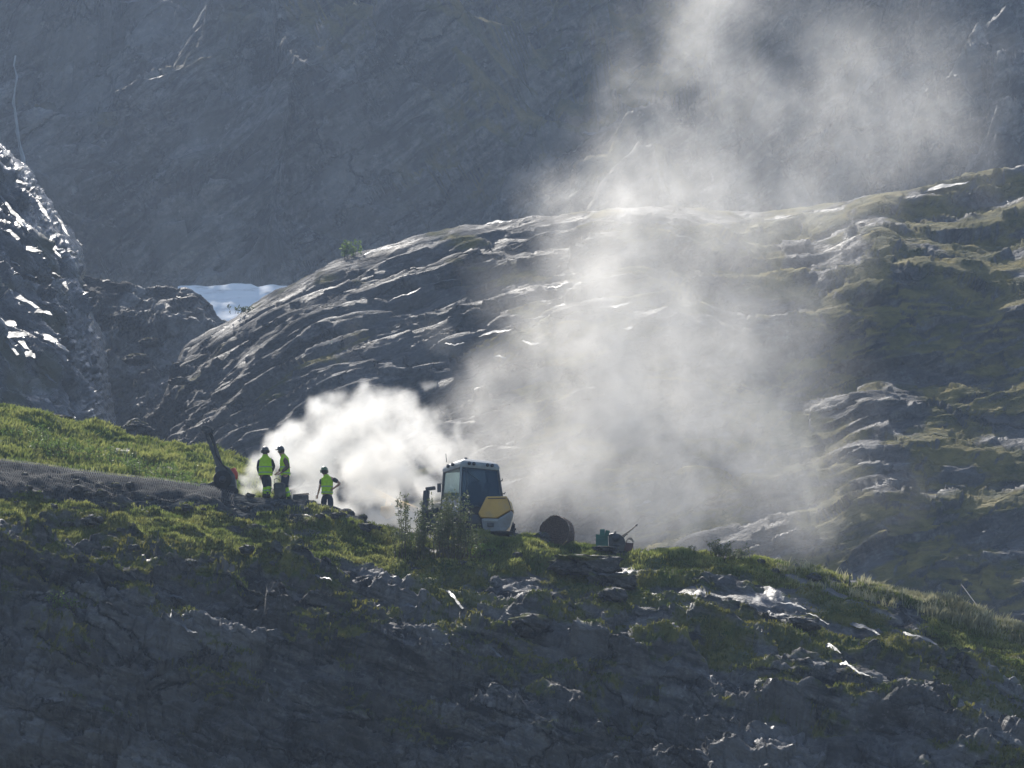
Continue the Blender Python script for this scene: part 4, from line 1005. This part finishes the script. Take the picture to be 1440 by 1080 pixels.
MB().prism([q(536, 712, 5.0), q(554, 710, 5.0), q(556, 722, 5.0), q(544, 728, 5.0), q(534, 722, 5.0)], (0, .5, 0)).build('bucket', M_och, e, bevel=.02)

# ------------------------------------------------------------------ roll of netting
O = on_ground(782, 150.9); q = rel(O); zb = float(proj(np.array(O))[1])
M_rust = mat('rusty wire', (.12, .085, .07), .8, .3, var=.4, scale=20, bump=.8)
rv, rf_ = [], []
ax0 = q(780, 747.5, -.25); ax1 = q(788, 751, .35)
axd = (ax1 - ax0); U = axd.normalized(); Wd = U.cross(Vector((0, 0, 1))).normalized(); Zd = Wd.cross(U)
def roll_pt(t, a, r): return ax0 + axd * t + (Wd * math.cos(a) + Zd * math.sin(a)) * r
b = MB(); n = 60
vs = []
for j, t in enumerate(np.linspace(0, 1, 16)):
    for i in range(n):
        a = 2 * math.pi * i / n; r = .53 + .02 * math.sin(a * 5 + j * .3) + random.gauss(0, .01); vs.append(roll_pt(t, a, r * (1 - .03 * t)))
core = MB().add(vs, [(j * n + i, j * n + (i + 1) % n, (j + 1) * n + (i + 1) % n, (j + 1) * n + i) for j in range(15) for i in range(n)])
sp = []
e = empty('netting_roll', O, 'big dark roll of rusty rockfall netting standing on the crest', 'net roll')
b = MB(); pts = []
for k in range(260):
    a = k * .17; r = .03 + .49 * k / 260; pts.append(roll_pt(-.02 + .02 * math.sin(k * 1.7), a, r))
b.tube(pts, .014, 5)
b.build('coiled_edge', M_rust, e)
MB().tube([roll_pt(.03, 0, 0), roll_pt(.06, 0, 0)], .51, 40).build('inner_layers', M_rust, e)
b = core
for k in range(700):
    t = random.random(); a = random.uniform(0, 2 * math.pi); p_ = roll_pt(t, a, .5); l = random.uniform(.03, .08)
    b.tube([p_, p_ + Vector((random.gauss(0, 1), random.gauss(0, 1), random.gauss(0, 1))).normalized() * l + (p_ - roll_pt(t, 0, 0)).normalized() * .02], .004, 3, False)
b.build('outer_layer', M_rust, e)

# ------------------------------------------------------------------ crates and gear
M_green = mat('green plastic', (.015, .095, .075), .6, var=.3, scale=4)
M_maroon = mat('dull red plastic', (.085, .04, .036), .7, var=.2)
M_pole = mat('weathered wood', (.26, .22, .17), .7, var=.2)
Yc = 150.9
O = on_ground(848, Yc); q = rel(O); zb = float(proj(np.array(O))[1]) - .5
e = empty('green_crate', O, 'green plastic crate standing left of the dark gear on the crest', 'crate')
b = MB(); x0, x1, yy0, yy1 = 838, 855, -.2, .25
h0 = zb; h1 = 751
b.prism([q(x0, h1, yy0), q(x1, h1 + 2, yy0), q(x1 - 1, h0, yy0), q(x0 + 1, h0, yy0)], (0, .03, 0)); b.prism([q(x0, h1, yy1), q(x1, h1 + 2, yy1), q(x1 - 1, h0, yy1), q(x0 + 1, h0, yy1)], (0, .03, 0))
b.bar(q(x0 + .5, (h0 + h1) / 2, yy0), q(x0 + .5, (h0 + h1) / 2, yy1), .03, (h0 - h1) / 42.); b.bar(q(x1 - .5, (h0 + h1) / 2 + 1, yy0), q(x1 - .5, (h0 + h1) / 2 + 1, yy1), .03, (h0 - h1) / 42.)
b.box(q((x0 + x1) / 2, h0 - .7, .03), (.38, .45, .03))
b.build('crate_body', M_green, e, bevel=.006)
b = MB()
for z_ in (753.2, 757, 762): b.box(q(846.3, z_, yy0 - .012), (.36, .02, .02))
for x_ in (841, 846.5, 852): b.box(q(x_, (h0 + h1) / 2 + 1, yy0 - .012), (.02, .02, .36))
b.build('ribs', M_green, e)
O2 = q(849, 748.5, .0) + O
e = empty('green_canister', O2, 'teal jerry can sticking up out of the green crate', 'canister')
qq = rel(O2)
MB().box(qq(847, 748.6, .1), (.17, .2, .22)).build('can_body', M_green, e, bevel=.03)
MB().tube([qq(845.5, 746, .1), qq(846, 744.6, .1), qq(849, 744.8, .1), qq(849, 746.3, .1)], .013, 6).build('handle', M_dark, e, True)
MB().box(qq(854, 749.6, .12), (.15, .18, .18), Matrix.Rotation(.2, 3, 'Y')).build('can_cap_box', M_green, e, bevel=.02)
O = on_ground(868, Yc); q = rel(O); zb = float(proj(np.array(O))[1]) - .5
e = empty('winch', O, 'dark motor winch heaped beside the green crate', 'machine')
MB().prism([q(856, 751, -.2), q(864, 749, -.2), q(872, 751.5, -.2), q(878, 757, -.2), q(880, 764, -.2), q(877, zb, -.2), q(857, zb, -.2)], (0, .42, 0)).build('engine_block', M_black, e, bevel=.03)
MB().tube([q(866, 756, -.3), q(866, 756, -.2)], .13, 18).build('flywheel', M_steel, e, True)
MB().tube([q(864, 750, 0), q(865.5, 747.5, 0)], [.05, .04], 10).build('exhaust_stub', M_steel, e, True)
MB().tube([q(862, 766, -.24), q(872, 767, -.24)], .03, 8).build('skid_bar', M_steel, e, True)
q = rel(O)
e = empty('timber_pole', q(872, 757, -.05) + O, 'long pale pole jutting up to the right from the dark winch', 'pole')
e0 = rel(e.location)
MB().tube([e0(868, 759, 0), e0(885, 747, .05), e0(894.5, 739, .1)], [.028, .026, .02], 8).build('shaft', M_pole, e, True)
MB().tube([e0(894, 739.5, .1), e0(896.5, 737.3, .11)], [.03, .022], 8).build('pole_tip', M_steel, e, True)
e = empty('pry_bar', q(876, 757, .05) + O, 'short dark bar jutting up beside the long pale pole', 'bar')
e0 = rel(e.location)
MB().tube([e0(872, 760, 0), e0(881, 751.5, .02), e0(882.5, 751.5, .02)], .018, 7).build('shaft', M_dark, e, True)
O = on_ground(884, Yc + .1); q = rel(O); zb = float(proj(np.array(O))[1]) - .5
e = empty('red_crate', O, 'dull red crate with cable loops at the right end of the gear', 'crate')
b = MB()
b.prism([q(876, 762.5, -.2), q(891, 764, -.2), q(889, zb, -.2), q(877, zb, -.2)], (0, .03, 0)).prism([q(876, 762.5, .2), q(891, 764, .2), q(889, zb, .2), q(877, zb, .2)], (0, .03, 0))
b.bar(q(876.5, 769, -.2), q(876.5, 769, .2), .03, .26).bar(q(890, 769, -.2), q(890, 769, .2), .03, .26).box(q(883, zb - .7, 0), (.28, .4, .03))
b.build('crate_body', M_maroon, e, bevel=.006)
q = rel(O)
e = empty('cable_coil', q(885, 760, 0) + O, 'loops of pale cable bulging out of the red crate', 'cable')
e0 = rel(e.location)
b = MB()
for k in range(4):
    pts = [e0(880 + 6 * (1 - math.cos(a)) * .8 + k * .4, 763 - math.sin(a) * (4.5 + k * .8), -.08 + k * .05) for a in np.linspace(0, math.pi, 12)]
    b.tube(pts, .011, 6)
b.build('loops', M_pole, e, True)

# ------------------------------------------------------------------ stake and line at the right
O = on_ground(1193, 150.2)
e = empty('wooden_stake', O, 'thin dark stake standing in the grass on the right part of the crest', 'stake'); q = rel(O)
MB().tube([(0, 0, -.1), (.01, 0, .2), (.03, 0, .45)], [.03, .028, .022], 8).build('shaft', M_steel, e, True)
MB().tube([(.03, 0, .44), (.033, 0, .49)], [.027, .02], 8).build('stake_tip', M_steel, e, True)
a = on_ground(1408, 149.5); b_ = V(1352, 822, 156)
ee = MB().tube([a + Vector((0, 0, .03)), a.lerp(b_, .5) + Vector((0, 0, -.04)), b_], .018, 6).build('anchor_line', M_wire, None, True)
tag(ee, 'thin pale steel line running up from the far right grass into shade', 'cable')
b = on_ground(1352, 156)
ee = MB().tube([(b_.x, b_.y, b_.z - 1.6), (b_.x, b_.y, b_.z + .05)], [.03, .02], 8).build('anchor_post', M_steel, None, True)
tag(ee, 'dark post beyond the crest holding the upper end of the pale line', 'post')

# ------------------------------------------------------------------ smoke and dust
def volume(name, blobs, lo_, hi_, vox, warp, wscale, nscale, nlo, nhi, mode, mt, streak=(1, 1, 1), rad=1.0):
    vd = bpy.data.volumes.new(name); o = link(name, vd, mt)
    g = bpy.data.node_groups.new(name + ' field', 'GeometryNodeTree'); g.interface.new_socket('Geometry', in_out='OUTPUT', socket_type='NodeSocketGeometry')
    n = NT(g); out = n.n('NodeGroupOutput'); vc = n.n('GeometryNodeVolumeCube')
    vc.inputs['Min'].default_value = lo_; vc.inputs['Max'].default_value = hi_
    for a, l, h in zip('XYZ', lo_, hi_): vc.inputs['Resolution ' + a].default_value = max(8, int((h - l) / vox))
    pos = n.n('GeometryNodeInputPosition').outputs[0]
    nz = n.n('ShaderNodeTexNoise'); n.put(nz.inputs['Vector'], pos); nz.inputs['Scale'].default_value = wscale; nz.inputs['Detail'].default_value = 5
    sub = n.n('ShaderNodeVectorMath', operation='SUBTRACT'); n.L.new(nz.outputs['Color'], sub.inputs[0]); sub.inputs[1].default_value = (.5, .5, .5)
    scl = n.n('ShaderNodeVectorMath', operation='SCALE'); n.L.new(sub.outputs[0], scl.inputs[0]); scl.inputs['Scale'].default_value = warp
    add = n.n('ShaderNodeVectorMath', operation='ADD'); n.L.new(pos, add.inputs[0]); n.L.new(scl.outputs[0], add.inputs[1])
    pw = add.outputs[0]; acc = None
    for (px, py, Y, r, s) in blobs:
        c = V(px, py, Y)
        d = n.n('ShaderNodeVectorMath', operation='DISTANCE'); n.L.new(pw, d.inputs[0]); d.inputs[1].default_value = c
        f = n.maprange(d.outputs['Value'], r * K * Y * rad, 0, 0, s, True)
        acc = f if acc is None else n.math('ADD', acc, f)
    tex = n.noise(n.mapping(pw, streak, (0, .35, 0)) if False else pw, nscale, 6, .62)
    if streak != (1, 1, 1):
        vm = n.n('ShaderNodeVectorMath', operation='MULTIPLY'); n.L.new(pw, vm.inputs[0]); vm.inputs[1].default_value = streak
        tex = n.noise(vm.outputs[0], nscale, 6, .62)
    if mode == 'erode':
        mx = n.math('MINIMUM', acc, 3.0)
        t2 = n.noise(pw, nscale * 3.3, 7, .68)
        d = n.math('SUBTRACT', n.math('SUBTRACT', mx, n.maprange(tex, nlo, nhi, 0, 1.7)), n.maprange(t2, .35, .7, 0, .8)); dens = n.math('MAXIMUM', d, 0)
    else:
        vm2 = n.n('ShaderNodeVectorMath', operation='ADD'); n.L.new(pw, vm2.inputs[0]); n.L.new(scl.outputs[0], vm2.inputs[1])
        t3 = n.noise(vm2.outputs[0], nscale * 2.6, 7, .66)
        dens = n.math('MULTIPLY', n.math('MULTIPLY', acc, n.maprange(tex, nlo, nhi, .3, 1.7)), n.maprange(t3, .36, .64, .35, 1.65))
        dens = n.math('SUBTRACT', dens, .012); dens = n.math('MAXIMUM', dens, 0)
    n.L.new(dens, vc.inputs['Density'])
    sm = n.n('GeometryNodeSetMaterial'); sm.inputs['Material'].default_value = mt
    n.L.new(vc.outputs[0], sm.inputs[0]); n.L.new(sm.outputs[0], out.inputs[0])
    md = o.modifiers.new('field', 'NODES'); md.node_group = g
    return o
def vol_mat(name, col, dens, aniso):
    m = bpy.data.materials.new(name); m.use_nodes = True; t = m.node_tree; t.nodes.clear()
    o = t.nodes.new('ShaderNodeOutputMaterial'); p = t.nodes.new('ShaderNodeVolumePrincipled')
    p.inputs['Color'].default_value = c4(col); p.inputs['Density'].default_value = dens; p.inputs['Anisotropy'].default_value = aniso
    t.links.new(p.outputs[0], o.inputs['Volume']); return m
M_smoke = vol_mat('dense dust', (.98, .97, .95), 1.0, .45)
M_plume = vol_mat('thin dust', (.90, .885, .86), .30, .45)
BASE = [(343, 668, 153.6, 15, 3), (352, 662, 153.8, 20, 3), (366, 652, 154.4, 30, 3), (352, 682, 153.8, 20, 3), (385, 628, 155, 34, 3), (372, 680, 154.4, 28, 3), (410, 655, 155.4, 45, 3),
        (412, 606, 155.6, 34, 3), (440, 578, 156, 34, 2.6), (440, 630, 156, 52, 3), (470, 556, 156.5, 34, 2.4), (478, 600, 156.5, 50, 3), (500, 552, 157, 38, 1.8), (520, 585, 157, 52, 3), (560, 572, 157.5, 46, 2.6),
        (590, 600, 158, 50, 2.6), (600, 690, 156.2, 40, 2.4), (590, 725, 155.2, 34, 2.6), (550, 630, 157, 58, 3), (500, 650, 156.5, 56, 3), (610, 640, 158, 50, 2.6), (450, 690, 155.5, 42, 2.8), (510, 690, 156.0, 48, 2.2), (580, 680, 156.8, 48, 2.4), (555, 712, 156.2, 34, 2.0), (480, 718, 155.8, 30, 2.4), (420, 690, 155, 32, 2.6), (610, 700, 157.5, 36, 1.8), (345, 690, 153.6, 16, 3), (545, 676, 156.2, 48, 3), (455, 662, 155.6, 44, 3), (500, 728, 154.6, 24, 2.4), (535, 738, 155, 26, 2.4), (570, 738, 155.4, 28, 2.2), (430, 705, 154.4, 22, 2.2), (600, 735, 156, 26, 1.6), (540, 722, 154.8, 38, 3), (578, 722, 155, 38, 3), (650, 560, 159, 40, 1.2), (645, 610, 159, 50, 1.6), (665, 650, 159.5, 50, 1.4), (600, 540, 158.5, 34, 1.2), (620, 575, 158, 32, 1.2)]
PLUME0 = [(690, 600, 160, 60, .5), (660, 560, 160.5, 45, .4), (650, 640, 160, 80, .35), (700, 560, 163, 75, .42), (740, 630, 163, 85, .45), (690, 680, 160, 75, .4), (780, 700, 160, 75, .5), (860, 720, 161, 75, .5), (940, 730, 162, 75, .36), (800, 600, 165, 95, .4),
         (730, 510, 166, 60, .34), (780, 500, 167, 85, .36), (850, 560, 167, 100, .40), (870, 650, 165, 100, .40), (830, 430, 170, 95, .42), (900, 460, 170, 105, .42), (940, 560, 168, 105, .32), (980, 640, 167, 95, .26),
         (1020, 520, 170, 100, .26), (1060, 620, 168, 90, .2), (1090, 710, 166, 90, .22), (1150, 740, 166, 70, .14), (860, 350, 173, 95, .42), (800, 300, 174, 80, .34), (740, 280, 175, 55, .2), (930, 360, 173, 100, .36), (1000, 430, 172, 100, .28), (1080, 460, 172, 80, .18),
         (870, 260, 176, 90, .36), (950, 240, 177, 95, .36), (910, 160, 179, 80, .28), (980, 130, 180, 100, .36), (1010, 30, 182, 110, .38), (1050, -60, 184, 120, .36), (880, 60, 182, 80, .12), (1080, 170, 180, 110, .22), (1160, 110, 181, 120, .15), (1160, 220, 179, 120, .15),
         (1250, 180, 180, 120, .15), (1340, 200, 180, 80, .2), (1000, 350, 174, 190, .10), (1150, 200, 180, 210, .12), (1290, 130, 181, 190, .10), (880, 540, 168, 190, .14), (1050, 640, 167, 160, .12), (1360, 230, 178, 120, .08), (780, 420, 170, 120, .16), (1130, 380, 174, 130, .08), (1190, 690, 167, 120, .09), (1000, 660, 167, 150, .12), (1090, 540, 169, 130, .10), (960, 450, 170, 150, .12), (1230, 200, 179, 190, .06), (1150, 560, 168, 120, .07), (700, 400, 169, 60, .06), (960, 300, 176, 150, .12), (1040, 300, 176, 80, .18), (1120, 320, 175, 90, .16), (1220, 60, 182, 110, .14), (1320, 100, 182, 110, .10), (1400, 180, 180, 80, .07), (1180, 300, 176, 90, .12), (620, 470, 163, 40, .08), (500, 480, 160, 40, .06), (840, 180, 179, 60, .16)]
PLUME = [(a, b, c, r, q * (.42 if b < 300 and a > 1120 else .62 if b < 330 and a > 960 else .8 if b < 330 else 1.0)) for a, b, c, r, q in PLUME0]
tag(volume('smoke', BASE, tuple(V(315, 735, 152.6)), tuple(V(730, 500, 163)), .075, 1.5, .6, .8, .30, .72, 'erode', M_smoke), kind='stuff')
lo_ = V(480, 800, 156); hi_ = V(1470, -60, 188)
tag(volume('dust', PLUME, (lo_.x, 157.0, lo_.z), (hi_.x + 3, 190, hi_.z + 3), .14, 4.0, .26, .42, .36, .68, 'mul', M_plume, streak=(1, .6, .62), rad=1.3), kind='stuff')

# ------------------------------------------------------------------ haze
M_haze = vol_mat('haze', (.58, .74, 1.0), .00024, .25)
b = MB().box((0, 290, 60), (700, 640, 300))
hz_ = b.build('haze', M_haze); tag(hz_, kind='stuff')
